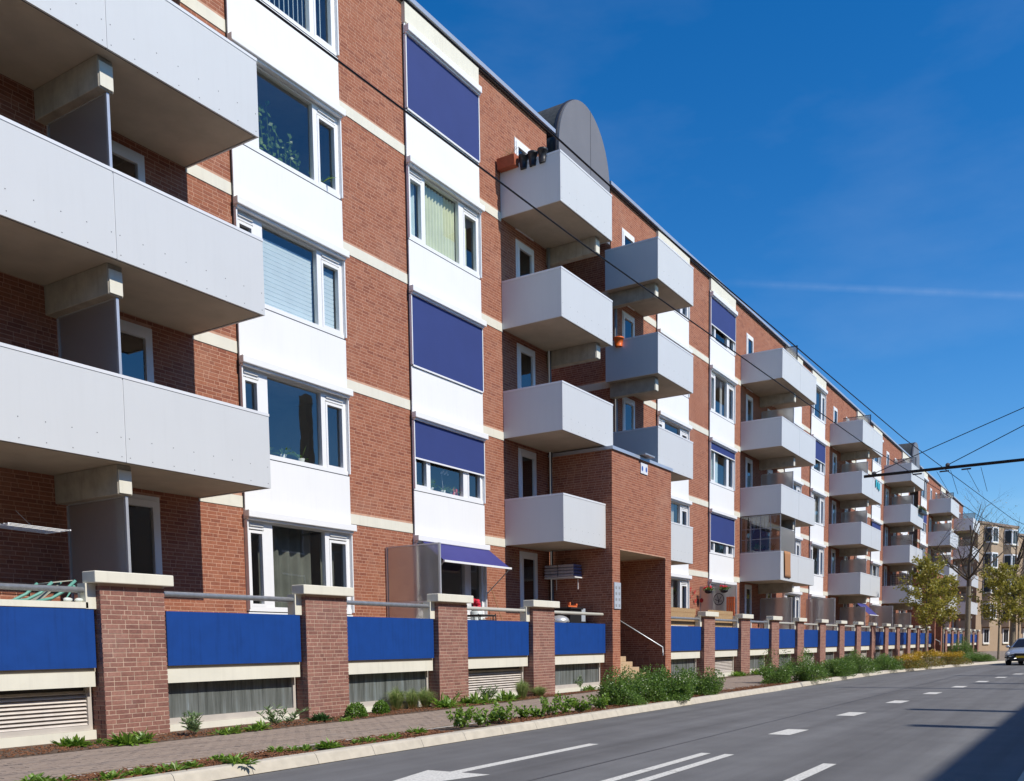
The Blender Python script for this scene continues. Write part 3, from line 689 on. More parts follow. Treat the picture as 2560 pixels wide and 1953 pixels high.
# doorbell panel, lamp bracket and small plate on the portal
bp_ = MB().box(23.925, 24.335, -2.035, -2.008, 2.36, 3.10).build('doorbell_panel', 'sign_grey', PORT, bevel=.006)
for i in range(4):
    for j in range(2): MB().box(23.99+.2*j, 24.075+.2*j, -2.042, -2.0355, 2.43+.165*i, 2.50+.165*i).build('bell_button', 'pipe_grey', bp_)
pl = MB().box(25.72, 26.20, -2.03, -2.008, 6.36, 6.66).build('number_plate', 'sign_white', PORT)
for x in (25.82, 26.10): MB().prism([(x+.055*math.cos(q), 6.5+.075*math.sin(q)) for q in np.linspace(0, 6.28, 13)[:-1]], -2.034, -2.0305).build('blue_dot', 'sign_blue', pl)
lb = MB(); lb.box(25.62, 26.3, -2.22, -1.9, 6.86, 6.90); lb.box(25.95, 26.0, -1.95, -1.3, 6.87, 6.91); lb.build('lamp_bracket', 'galvanised', PORT)

# ================================================================== TERRACE WALL (pillars, blue panels, rails, basement windows)
TW = empty('terrace_wall', (40, -1.8, .1), 'low terrace wall of brick pillars with blue panels along the pavement', 'wall')
PX = [4.07, 8.04, 12.01, 15.87, 19.71, 31.23, 35.12, 38.98, 42.85, 46.80, 50.75, 54.70, 58.65, 62.6, 66.5, 70.5, 74.5, 78.4, 88.5, 92.4, 96.3, 100.2, 104.1, 108.0, 112.0]
PWD = 1.06
for i, x0 in enumerate(PX):
    x1 = x0+PWD; near = 1 <= i <= 4; c_ = [0]
    pil = MB().box(x0+.012, x1-.012, -1.892, -1.52, .05, 2.298).build('pillar', 'mortar_purple', TW)
    def one(a, b, z, c_=c_):
        c_[0] += 1; return c_[0] <= 300
    # bricks of the pillar, front and both sides
    cr_ = .0672
    for (o, ud, nd, rc, sd) in (((x0, -1.893, 0), (1, 0, 0), (0, -1, 0), (0, PWD, .06, 2.3), 0), ((x0+.005, 0, 0), (0, 1, 0), (-1, 0, 0), (-1.882, -1.52, .06, 2.3), 1), ((x1-.005, 0, 0), (0, 1, 0), (1, 0, 0), (-1.882, -1.52, .06, 2.3), 2)):
        rr2 = random.Random(i*5+sd); o = np.array(o, float); ud = np.array(ud, float); nd = np.array(nd, float)
        bigb = MB(); z = rc[2]
        while z+cr_-.012 <= rc[3]:
            x = rc[0]-rr2.choice((0, .105, .05, .155))
            while x < rc[1]-.02:
                l = .205 if rr2.random() < .78 else .098
                if rc[1]-(x+l) < .05: l = rc[1]-x
                xa, xb = max(x, rc[0]), min(x+l, rc[1])
                if xb-xa > .025:
                    pr = rr2.uniform(.001, .004); c = o+ud*xa+np.array([0, 0, z])-nd*.02; A = ud*(xb-xa); B = nd*(.02+pr); H = cr_-.0125
                    if near and sd < 2 and one(0, 0, 0): inst('brick', unit_brick('brick_purple'), pil, Matrix(((A[0], -B[0], 0, (c+B)[0]), (A[1], -B[1], 0, (c+B)[1]), (0, 0, H, c[2]), (0, 0, 0, 1))))
                    else: bigb.obox(c, A, B, (0, 0, H))
                x += l+.012
            z += cr_
        if bigb.f: stuff(bigb.build('brickwork', 'brick_purple', pil))
    MB().box(x0-.13, x1+.10, -2.0, -1.70, 2.30, 2.462).build('pillar_cap', 'cream', TW, bevel=.012)
    MB().box(x0-.155, x1+.045, -1.80, -1.62, 1.945, 2.299).build('cream_post', 'cream', TW)
segs = []
bounds = [(x, x+PWD) for x in PX if x < 21]+[(23.86, 28.03)]+[(x, x+PWD) for x in PX if 30 < x < 81]+[(81.6, 85.6)]+[(x, x+PWD) for x in PX if x > 86]
for i, ((_, a), (b, _)) in enumerate(zip(bounds, bounds[1:])):
    segs.append((a, b))
    pz = b if any(abs(b-q) < .01 for q in PX) else b+.0
    MB().box(a+.10 if any(abs(a-PWD-q) < .01 for q in PX) else a+.02, b-.035, -1.79, -1.765, 1.125, 1.945).build('blue_panel', 'blue_panel', TW)
    MB().box(a+.09 if a < 80 else a, b-.04, -1.755, -1.60, .862, 1.072).build('cream_beam', 'cream', TW)
    MB().box(a+.02, b-.02, -1.74, -1.60, 1.071, 1.90).build('parapet', 'soffit', TW)
    e = b-.06 if b not in (23.86, 81.6) else b-.12
    MB().tube([(a+.02, -1.74, 2.205), (e, -1.74, 2.205)], .042, 12).build('hand_rail', 'galvanised' if (i < 3 or a > 27 and a < 40) else 'rail_cream', TW, True)
    if a > 78: continue
    # basement: louvred vents alternate with streaky windows
    vent = i in (0, 3) or (i > 4 and (i-6) % 3 == 0)
    wx0, wx1 = a+.12, b-.02
    MB().box(a, b, -1.66, -1.5, .05, .245 if vent else .22).build('plinth', 'cream', TW)
    fr = MB(); fr.box(wx0-.11, wx0, -1.60, -1.52, .22, .86); fr.box(wx1-.06, wx1, -1.61, -1.52, .25, .86); fr.box(wx0, wx1-.06, -1.64, -1.52, .247 if vent else .222, .315)
    fo = fr.build('vent_frame' if vent else 'basement_window', 'window_sill', TW)
    if vent:
        for j in range(10): MB().obox((wx0, -1.54, .30+j*.055), (wx1-.06-wx0, 0, 0), (0, -.045, -.035), (0, .006, .010)).build('slat', 'louvre', fo)
        MB().box(wx0, wx1-.06, -1.50, -1.48, .3, .87).build('backing', 'dark_room', fo)
    else:
        n = 8; wd = (wx1-.06-wx0)/n
        for j in range(n): MB().box(wx0+j*wd+.002, wx0+(j+1)*wd-.002, -1.575+.003*(j % 2), -1.55, .318, .87).build('pane', 'profile_glass', fo)
for a, b in ((4, 23.85), (28.04, 81.59), (85.61, 113)):
    MB().box(a, b, -1.60, -.01, .88, 1.15).build('terrace_floor', 'concrete', TW); MB().box(a, b, -1.47, -1.4, .0, .88).build('basement_wall', 'dark_room', TW)

# ------------------------------------------------------------------ terrace partitions and the awning (fixed to the building)
def partition(x, ztop, mat, frame='aluminium', z0=1.15, post=-1.52):
    p = MB().box(x-.006, x+.006, post+.03, -.07, z0, ztop).build('partition', mat, BLD)
    fr = MB(); fr.box(x-.022, x+.022, post-.015, post+.029, z0, ztop+.03); fr.box(x-.02, x+.02, -.069, -.03, z0, ztop+.03); fr.box(x-.018, x+.018, post+.03, -.07, ztop+.002, ztop+.03); fr.box(x-.02, x+.02, post+.03, -.07, 2.33, 2.37)
    fr.build('partition_frame', frame, p)
for x, zt, mt in ((16.47, 3.57, 'frosted_clear'), (35.65, 3.58, 'frosted'), (51.2, 3.63, 'frosted'), (66.9, 3.68, 'frosted')): partition(x, zt, mt)
def awning(x0, x1, ztop, zlow, out, mat, back=-.12):
    a = MB(); a.obox((x0, back, ztop), (x1-x0, 0, 0), (0, -(out+back), zlow-ztop), (0, .004, .008)); o = a.build('awning', mat, BLD)
    MB().box(x0-.03, x1+.03, -out-.04, -out+.01, zlow-.035, zlow+.012).build('front_bar', 'white_frame', o)
    for x in (x0+.0, x1-.0): MB().tube([(x, -.09, zlow-.62), (x, -out, zlow-.02)], .013, 6).build('awning_arm', 'galvanised', o)
    for x in (x0+.02, x1-.02): MB().tube([(x, -.085, 2.2), (x, -.085, ztop-.06)], .012, 6).build('awning_guide', 'white_frame', o)
awning(17.6, 20.42, 3.86, 3.34, .80, 'screen_violet')
awning(62.4, 65.0, 3.84, 3.05, .95, 'screen_violet')

# ================================================================== PLANTS
def rdir(lo=-.2, hi=1.):
    a = R.uniform(0, 6.283); z = R.uniform(lo, hi); h = math.sqrt(max(0, 1-min(1, z*z))); return np.array([h*math.cos(a), h*math.sin(a), z])
def rosette(mb, c, n, L, w, lo=.25, hi=1.):
    for _ in range(n):
        d = rdir(lo, hi); l = L*R.uniform(.6, 1.1); p = np.array(c)+d*(1, 1, 0)*.03
        sd = np.cross(d, (0, 0, 1)); sd = sd/(np.linalg.norm(sd)+1e-6)*w*R.uniform(.7, 1.2); e = p+d*l; e[2] -= l*.18; m_ = p+d*l*.55; i = len(mb.v)
        mb.v += [tuple(p), tuple(m_+sd), tuple(e), tuple(m_-sd)]; mb.f.append((i, i+1, i+2, i+3))
def mound(mb, c, rx, ry, h, n, L, w, lump=.25, shell=.35):
    """leaves spread through an uneven mound"""
    K = [(R.uniform(0, 6.283), R.uniform(.1, 1.3), R.uniform(-lump, lump)) for _ in range(9)]
    for _ in range(n):
        d = rdir(0, 1); q = math.atan2(d[1], d[0]); s = 1+sum(k[2]*math.cos(2*(q-k[0]))*math.cos(3*(d[2]-k[1])) for k in K)*.6
        t = (R.random()**shell)*s; p = np.array(c)+np.array([d[0]*rx, d[1]*ry, d[2]*h])*t
        if p[2] < c[2]: continue
        o = rdir(-.3, 1)+d*.5; o = o/np.linalg.norm(o); nr = rdir(-1, 1); mb.leaf(p, o*L*R.uniform(.6, 1.3), w*R.uniform(.7, 1.2), nr)
def stems(mb, c, n, spread, h, r=.004, lean=.5):
    tips = []
    for _ in range(n):
        a = R.uniform(0, 6.283); s = spread*math.sqrt(R.random()); b = np.array(c)+np.array([math.cos(a)*s*.35, math.sin(a)*s*.35, 0]); t = b+np.array([math.cos(a)*s*lean*2, math.sin(a)*s*lean*2, h*R.uniform(.6, 1.)])
        m_ = (b+t)/2+np.array([R.uniform(-.03, .03), R.uniform(-.03, .03), .02]); mb.tube([b, m_, t], [r, r*.8, r*.5], 4, False); tips.append((b, m_, t))
    return tips
def plant(kind, u0, u1, vb, vt, label, zb=.12, flat=None, group=None):
    base = gz((u0+u1)/2, vb, zb); dp = depth(base); wd = (u1-u0)/FPX*dp; h = (vb-vt)/FPX*dp; rx = wd/2
    e = empty({'rosette': 'leafy_plant', 'weed': 'weed', 'ball': 'box_ball', 'grass': 'ornamental_grass', 'upright': 'leafy_plant', 'sprout': 'young_shrub', 'shrub': 'shrub', 'hedge': 'shrub', 'yellow': 'flowering_shrub', 'mixed': 'leafy_plant'}[kind], tuple(base), label, {'ball': 'shrub', 'grass': 'grass', 'weed': 'plant', 'rosette': 'plant', 'upright': 'plant', 'mixed': 'plant'}.get(kind, 'shrub'), group)
    fo = MB(); st = MB(); mat = 'leaf_green'; b = np.array(base)
    back = min(rx, .45) if flat is None else flat
    c = b+np.array([0, back, 0])
    if kind == 'rosette':
        mat = 'leaf_dark'
        for _ in range(5): rosette(fo, c+np.array([R.uniform(-.4, .4)*rx, R.uniform(-.4, .4)*back, 0]), 26, h*1.1, .022)
    elif kind == 'mixed':
        for _ in range(max(4, int(wd*12))):
            p = c+np.array([R.uniform(-1, 1)*rx, R.uniform(-.8, .8)*back, 0]); rosette(fo, p, 30, h*R.uniform(.7, 1.6), .024, .1, 1)
        stems(st, c, 5, rx*.6, h*.6)
    elif kind == 'weed':
        for _ in range(max(3, int(wd*16))):
            p = c+np.array([R.uniform(-1, 1)*rx, R.uniform(-.7, .7)*back, 0]); rosette(fo, p, 22, max(h, .08)*R.uniform(.9, 1.8), .019, .05, .9)
    elif kind == 'ball':
        mat = 'leaf_lime'; mound(fo, b+np.array([0, rx, h*.02]), rx, rx, h, 1700, .035, .012, .05, .18); stems(st, b+np.array([0, rx, 0]), 7, rx*.4, h*.7)
    elif kind == 'grass':
        mat = 'grass_blade'
        for _ in range(900):
            a = R.uniform(0, 6.283); s = R.random()**.6; p = c+np.array([math.cos(a), math.sin(a), 0])*s*rx*.28; hh = h*R.uniform(.6, 1.2)
            o = np.array([math.cos(a)*s*rx*1.35, math.sin(a)*s*rx*1.35, 0]); m_ = p+o*.42+np.array([0, 0, hh*.66]); t = p+o+np.array([0, 0, hh*(1-.45*s)]); sd = np.array([-math.sin(a), math.cos(a), 0])*.0035; i = len(fo.v)
            fo.v += [tuple(p-sd), tuple(p+sd), tuple(m_+sd*.8), tuple(m_-sd*.8), tuple(t)]; fo.f += [(i, i+1, i+2, i+3), (i+3, i+2, i+4)]
        sw = MB()
        for _ in range(160):
            a = R.uniform(0, 6.283); p = c+np.array([math.cos(a), math.sin(a), 0])*rx*R.uniform(0, .5); o = np.array([math.cos(a)*rx*.7, -abs(math.sin(a))*rx*.5, h*R.uniform(.05, .3)]); sd = np.array([-math.sin(a), math.cos(a), 0])*.006; i = len(sw.v)
            sw.v += [tuple(p-sd), tuple(p+sd), tuple(p+o)]; sw.f.append((i, i+1, i+2))
        sw.build('dry_blades', 'straw', e)
    elif kind == 'upright':
        mat = 'leaf_blue'
        for (p0, m_, t) in stems(st, c, 10, rx, h*1.12, .005, .5):
            for k in range(24):
                s = R.uniform(.2, 1); p = np.array(p0)*(1-s)+np.array(t)*s; d = rdir(.1, .9); fo.leaf(p, d*R.uniform(.07, .14), .012, rdir(-1, 1))
    elif kind == 'sprout':
        for (p0, m_, t) in stems(st, c, max(8, int(wd*30)), rx, h*1.08, .004, .5):
            for k in range(26):
                s = R.uniform(.12, 1.03); p = np.array(p0)*(1-s)+np.array(t)*s+rdir(-1, 1)*.035; d = rdir(-.1, 1); fo.leaf(p, d*R.uniform(.04, .075), .022, rdir(-1, 1))
    elif kind in ('shrub', 'hedge'):
        mat = 'leaf_conifer'; nn = int(7500*max(1, wd/1.4)) if kind == 'hedge' else 2600
        for (p0, m_, t) in stems(st, c, int(14*max(1, wd)), rx*.9, h*.7, .006, .45): mound(fo, (np.array(m_)+np.array(t))/2-np.array([0, 0, .1]), rx*.2, .16, h*.34, 90, .06, .015, .2, .5)
        mound(fo, c, rx, back*1.25, h*.82, nn, .05, .013, .35, .34)
    elif kind == 'yellow':
        mat = 'leaf_rust'; mound(fo, c, rx, back*1.2, h*.85, int(2600*max(1, wd)), .05, .016, .3, .3); yb = MB()
        for _ in range(int(26*wd)):
            p = c+np.array([R.uniform(-.85, .85)*rx, R.uniform(-.6, .9)*back, h*R.uniform(.6, .9)]); mound(yb, p, .2, .2, .2, 45, .05, .018, .2, .5)
        yb.build('blossom', 'leaf_yellow', e); stems(st, c, 12, rx*.8, h*.7)
    fo.build('foliage', mat, e)
    if st.f: st.build('stems', 'twig', e)
    return e
k6 = lambda x, y: (800+x/2.4, 1253+y/2.4)
k3 = lambda x, y: (x/2.4, 1253+y/2.4)
k8 = lambda x, y: (1600+x/1.97, 1100+y/1.97)
def P3(kind, x0, x1, yb, yt, label, **k): a = k3(x0, yb); b = k3(x1, yt); plant(kind, a[0], b[0], a[1], b[1], label, **k)
def P6(kind, x0, x1, yb, yt, label, **k): a = k6(x0, yb); b = k6(x1, yt); plant(kind, a[0], b[0], a[1], b[1], label, **k)
def P8(kind, x0, x1, yb, yt, label, **k): a = k8(x0, yb); b = k8(x1, yt); plant(kind, a[0], b[0], a[1], b[1], label, **k)
P3('mixed', 455, 700, 1468, 1402, 'low spreading green plant at the foot of the pillar beside the louvred vent', flat=.18)
P3('mixed', 700, 1000, 1455, 1372, 'low dark leafy plants in front of the pillar with the deck-chair terrace', flat=.18)
P3('upright', 1140, 1290, 1408, 1285, 'upright pale green plant before a streaky basement window', flat=.15)
P3('weed', 1330, 1480, 1398, 1345, 'small clump of bright weeds below the basement window sill', flat=.12)
P3('mixed', 1480, 1700, 1372, 1315, 'loose bright green ground plants at the pavement edge', flat=.15)
P3('upright', 1580, 1850, 1345, 1255, 'bushy leafy stems against the side of a brick pillar', flat=.15)
P3('rosette', 1905, 2060, 1322, 1252, 'dark glossy rosette plant in front of a brick pillar', flat=.2)
P6('weed', 150, 210, 1320, 1285, 'tiny weed beside the clipped box ball', flat=.1)
P6('ball', 200, 340, 1300, 1213, 'larger clipped round box ball beside the pavement')
P6('ball', 355, 455, 1276, 1200, 'smaller clipped round box ball next to the tall grasses')
P6('grass', 440, 575, 1255, 1110, 'feathery grass tuft next to the smaller box ball', flat=.2)
P6('grass', 545, 660, 1245, 1120, 'feathery grass tuft in the middle of the grass clump', flat=.2)
P6('grass', 620, 745, 1240, 1112, 'feathery grass tuft leaning against the brick pillar', flat=.2)
P6('mixed', 740, 900, 1238, 1150, 'grey-green ground plants spilling around the foot of a brick pillar', flat=.2)
P6('upright', 800, 900, 1215, 1130, 'silvery upright plant at the corner of the slatted vent', flat=.15)
P6('mixed', 900, 1080, 1215, 1140, 'broad leafy plants below the slatted vent', flat=.2)
P6('upright', 985, 1080, 1195, 1120, 'taller leafy plant before the slatted vent', flat=.1)
P6('mixed', 1070, 1225, 1200, 1135, 'dark leafy plants between the slatted vent and the grasses', flat=.2)
P6('grass', 1205, 1310, 1190, 1062, 'dense green grass tuft at the pillar beside the slatted vent', flat=.2)
P6('grass', 1300, 1415, 1172, 1105, 'yellowing low grass tuft in front of the pillar', flat=.2)
P6('upright', 1520, 1600, 1138, 1060, 'upright plant below the window next to the entrance portal', flat=.12)
P6('mixed', 1590, 1680, 1138, 1105, 'brownish low plants near the entrance portal', flat=.12)
P6('upright', 1660, 1745, 1122, 1068, 'small leafy plant against the corner of the entrance portal', flat=.1)
for i, (a, b, c, d) in enumerate(((220, 300, 1690, 1645), (330, 470, 1695, 1660), (660, 780, 1668, 1620), (790, 960, 1640, 1585), (1000, 1080, 1622, 1590), (1080, 1240, 1612, 1565), (1340, 1400, 1560, 1535), (1410, 1530, 1582, 1515), (1670, 1750, 1512, 1492), (1810, 1880, 1500, 1462), (1960, 2100, 1482, 1437))):
    P3('weed', a, b, c, d, 'green weed growing through the bark mulch beside the kerb', flat=.14, group='weeds in the mulch strip')
P6('weed', 70, 180, 1478, 1440, 'green weed growing through the bark mulch beside the kerb', flat=.14, group='weeds in the mulch strip')
P6('weed', 260, 360, 1452, 1412, 'green weed growing through the bark mulch beside the kerb', flat=.14, group='weeds in the mulch strip')
P6('weed', 420, 550, 1425, 1392, 'green weed growing through the bark mulch beside the kerb', flat=.14, group='weeds in the mulch strip')
P6('weed', 610, 670, 1395, 1352, 'green weed growing through the bark mulch beside the kerb', flat=.14, group='weeds in the mulch strip')
for a, b, c, d in ((840, 1000, 1366, 1240), (985, 1110, 1350, 1255), (1095, 1150, 1325, 1280), (1130, 1250, 1330, 1215), (1265, 1330, 1305, 1250), (1345, 1420, 1300, 1240), (1395, 1520, 1288, 1168), (1500, 1590, 1275, 1195), (1590, 1720, 1266, 1188), (1700, 1815, 1248, 1165)):
    P6('sprout', a, b, c, d, 'young fresh green shrub sprouting in the bed along the kerb', flat=.25, group='young shrubs along the kerb')
P6('hedge', 1770, 2060, 1222, 1000, 'large feathery green shrub at the kerb in front of the entrance steps', flat=.42)
P6('hedge', 1960, 2260, 1200, 965, 'tall dense feathery shrub at the kerb in front of the entrance portal', flat=.42)
P8('hedge', 150, 330, 1283, 1120, 'feathery shrub at the kerb before the first basement window past the portal', flat=.42)
P8('hedge', 290, 465, 1255, 1130, 'feathery shrub where the crossing path meets the kerb', flat=.4)
P8('weed', 460, 560, 1162, 1135, 'small bright weeds at the foot of a pillar past the portal', flat=.2)
P8('weed', 560, 650, 1155, 1120, 'leafy weeds below a basement window past the portal', flat=.2)
P8('hedge', 640, 850, 1197, 1070, 'rounded feathery shrub starting the hedge past the crossing path', flat=.45)
P8('hedge', 790, 980, 1187, 1045, 'feathery shrub in the middle of the long kerb hedge', flat=.45)
P8('hedge', 940, 1130, 1165, 1060, 'light green feathery shrub in the long kerb hedge', flat=.45)
P8('hedge', 1040, 1230, 1150, 1032, 'dark bushy shrub toward the end of the long kerb hedge', flat=.6)
P8('hedge', 1180, 1365, 1133, 1045, 'bushy green shrub beside the yellow flowering shrubs', flat=.6)
P8('yellow', 1325, 1480, 1126, 1068, 'rust coloured shrub with a few yellow blossoms at the kerb', flat=.6)
P8('yellow', 1420, 1560, 1118, 1040, 'flowering shrub with the brightest yellow blossoms at the kerb', flat=.7)
P8('yellow', 1540, 1690, 1106, 1050, 'low rusty shrub with yellow tips beside the tree trunk', flat=.7)
P8('hedge', 1615, 1710, 1085, 962, 'tall light green bush behind the yellow shrubs', flat=.9)
P8('hedge', 1660, 1810, 1090, 1042, 'low bright green ground shrub beside the silver car', flat=.9)

# ================================================================== TREES
def limb(mb, tips, p, d, L, r, lv, seed, up=.12, kids=3, spread=.6):
    n = 5; pts = [p.copy()]; rs = [r]
    for i in range(n):
        d = d+np.array([seed.uniform(-.16, .16), seed.uniform(-.16, .16), seed.uniform(-.08, .1)+up*.3]); d /= np.linalg.norm(d); p = p+d*L/n; pts.append(p.copy()); rs.append(r*(1-.62*(i+1)/n))
    mb.tube(pts, rs, 6 if r > .03 else 4, False); tips.append((pts, lv))
    if lv == 0: return
    for k in range(kids+(lv > 1)):
        i = seed.randint(2, n); a = seed.uniform(0, 6.283); s = np.array([math.cos(a), math.sin(a), seed.uniform(-.1, .5)]); dd = d*(1-spread)+s*spread; dd /= np.linalg.norm(dd)
        limb(mb, tips, pts[i], dd, L*seed.uniform(.5, .75), rs[i]*.62, lv-1, seed, up, kids, spread)
def bare_tree(x, y, h, r, label, seed, fork=.42, nleaf=500):
    s = random.Random(seed); e = empty('street_tree', (x, y, .1), label, 'tree'); tr = MB(); zf = h*fork
    tr.tube([(x, y, .05), (x+.02, y, .4), (x+s.uniform(-.1, .1), y, zf*.5), (x+s.uniform(-.15, .15), y, zf)], [r*1.35, r*1.05, r*.92, r*.8], 10, False); tr.build('trunk', 'tree_bark', e, True)
    br = MB(); tips = []; p = np.array([x, y, zf-.1]); limb(br, tips, p, np.array([s.uniform(-.1, .1), 0, 1.]), h*.36, r*.72, 3, s, .15, 3, .55)
    for k in range(6):
        a = k*1.05+s.uniform(-.3, .3); limb(br, tips, p+np.array([0, 0, s.uniform(-.4, .9)]), np.array([math.cos(a)*.8, math.sin(a)*.8, .62]), h*s.uniform(.2, .3), r*.42, 3, s, .1, 3, .6)
    br.build('branches', 'twig', e)
    lf = MB()
    for _ in range(nleaf):
        pts, lv = s.choice(tips); 
        if lv > 1: continue
        q = s.choice(pts[2:])+rdir(-1, 1)*.08; lf.leaf(q, rdir(-.3, 1)*s.uniform(.05, .10), .028, rdir(-1, 1))
    lf.build('crown', 'leaf_olive', e); return e
def leafy_tree(x, y, h, r, cw, cz0, label, seed, mat='leaf_olive', n=3000):
    s = random.Random(seed); e = empty('street_tree', (x, y, .1), label, 'tree'); tr = MB()
    tr.tube([(x, y, .05), (x+.02, y, cz0*.6), (x, y+.02, h*.9)], [r*1.2, r, r*.25], 8, False); tr.build('trunk', 'tree_bark', e, True)
    br = MB(); tips = []
    for k in range(26):
        z = cz0+(h-cz0)*(k/26)*.92; a = k*2.4+s.uniform(-.4, .4); f = math.sin(math.pi*min(1, .18+.82*(k/26)))**.7
        limb(br, tips, np.array([x, y, z]), np.array([math.cos(a), math.sin(a), .5]), cw*.55*(.35+.65*f), r*.35, 1, s, .08, 3, .5)
    br.build('branches', 'twig', e); lf = MB()
    for _ in range(n):
        pts, lv = s.choice(tips); q = s.choice(pts[1:])+rdir(-1, 1)*s.uniform(.03, .26); lf.leaf(q, rdir(-.3, 1)*s.uniform(.10, .19), .055, rdir(-1, 1))
    lf.build('crown', mat, e); return e
def at_y(u, y): p = gy(u, 1600, y); return p[0]
bare_tree(at_y(2418, -5.1), -5.1, 12.4, .20, 'tall almost bare tree with a rough pale trunk behind the yellow shrubs', 11)
bare_tree(at_y(2531, -7.6), -7.6, 11.5, .22, 'bare branching tree standing behind the silver car', 23)
leafy_tree(at_y(2315, -4.6), -4.6, 6.2, .06, 2.1, 2.1, 'small olive-leaved tree on a thin stem in front of the blue panels', 5, n=4200)
leafy_tree(at_y(2357, -4.4), -4.4, 5.6, .055, 1.8, 2.2, 'slender yellowish young tree beside the second entrance portal', 6, n=3300)
leafy_tree(at_y(2497, -7.9), -7.9, 5.9, .06, 2.2, 2.3, 'young olive-green tree in front of the beige houses', 8, n=3800)
leafy_tree(at_y(2546, -8.0), -8.0, 6.0, .06, 2.0, 2.4, 'young tree with pale new leaves behind the silver car', 9, n=3000)

# ================================================================== CAR
def car(cx, cy, ang):
    e = empty('silver_car', (0, 0, 0), 'silver estate car on the road beside the low green shrubs', 'car')
    L, Wd = 4.55, 1.78
    def shell(name, mat, rows, parent=e, smooth=True):
        mb = MB(); n = len(rows[0]); 
        for r_ in rows: mb.v += r_
        for i in range(len(rows)-1):
            for k in range(n-1): mb.f.append((i*n+k, i*n+k+1, (i+1)*n+k+1, (i+1)*n+k))
        mb.f += [tuple(range(n)), tuple(range((len(rows)-1)*n, len(rows)*n))]
        return mb.build(name, mat, parent, smooth)
    # lower body sections: x (front = 0), half width, bottom, belt height
    rows = []
    for x, hw, zb, zt in ((0, .62, .32, .60), (.06, .78, .26, .68), (.25, .86, .2, .76), (1.15, .885, .2, .92), (1.5, .89, .2, .95), (3.3, .89, .2, .98), (4.2, .87, .24, .98), (4.5, .80, .3, .94)):
        rows.append([(x, -hw*.93, zb), (x, -hw, zb+.2), (x, -hw, zt-.16), (x, -hw*.93, zt-.04), (x, -hw*.6, zt), (x, 0, zt+.015), (x, hw*.6, zt), (x, hw*.93, zt-.04), (x, hw, zt-.16), (x, hw, zb+.2), (x, hw*.93, zb)])
    body = shell('body', 'car_paint', rows)
    rows = []
    for x, hw, z in ((1.22, .80, .94), (1.95, .66, 1.38), (2.3, .64, 1.43), (3.8, .62, 1.42), (4.42, .70, .98)):
        rows.append([(x, -hw*1.0, z-.02), (x, -hw*.9, z), (x, 0, z+.02), (x, hw*.9, z), (x, hw*1., z-.02)])
    mb = MB(); n = 5
    for r_ in rows: mb.v += r_
    for i in range(len(rows)-1):
        for k in range(n-1): mb.f.append((i*n+k, i*n+k+1, (i+1)*n+k+1, (i+1)*n+k))
    roofp = mb.build('roof', 'car_paint', e, True)
    MB().poly([(1.20, -.72, .955), (1.20, .72, .955), (1.90, .60, 1.375), (1.90, -.60, 1.375)]).build('windscreen', 'car_dark', e)
    for s in (-1, 1):
        MB().poly([(1.45, s*.835, .98), (2.0, s*.69, 1.34), (3.7, s*.66, 1.36), (4.2, s*.78, 1.0)]).build('side_window', 'car_dark', e)
        MB().poly([(1.22, s*.86, .93), (1.5, s*.86, .94), (2.05, s*.685, 1.38), (1.95, s*.67, 1.38)]).build('pillar', 'car_paint', e)
        MB().ball((.10, s*.64, .60), (.07, .17, .085), 10, 6).build('headlight', 'lamp_glass', e, True)
        MB().ball((1.42, s*1.0, .98), (.07, .11, .07), 8, 6).build('wing_mirror', 'car_paint', e, True)
        for x in (.85, 3.55):
            w = MB().prism([(x+.32*math.cos(q), .32+.32*math.sin(q)) for q in np.linspace(0, 6.283, 21)[:-1]], s*.72, s*.90).build('wheel', 'rubber', e)
            MB().prism([(x+.2*math.cos(q), .32+.2*math.sin(q)) for q in np.linspace(0, 6.283, 15)[:-1]], s*.90, s*.91).build('rim', 'aluminium', w)
    MB().box(-.03, .04, -.34, .34, .50, .63).build('grille', 'car_dark', e); MB().box(-.06, .02, -.80, .80, .38, .44).build('bumper_strip', 'car_dark', e); MB().box(-.02, .05, -.55, .55, .22, .31).build('air_intake', 'car_dark', e)
    MB().box(-.075, -.062, -.26, .26, .39, .50).build('licence_plate', 'plate_yellow', e)
    e.location = (cx, cy, .0); e.rotation_euler = (0, 0, ang); return e
car(55.6, -9.95, math.atan2(ky(60)-ky(52), 8))

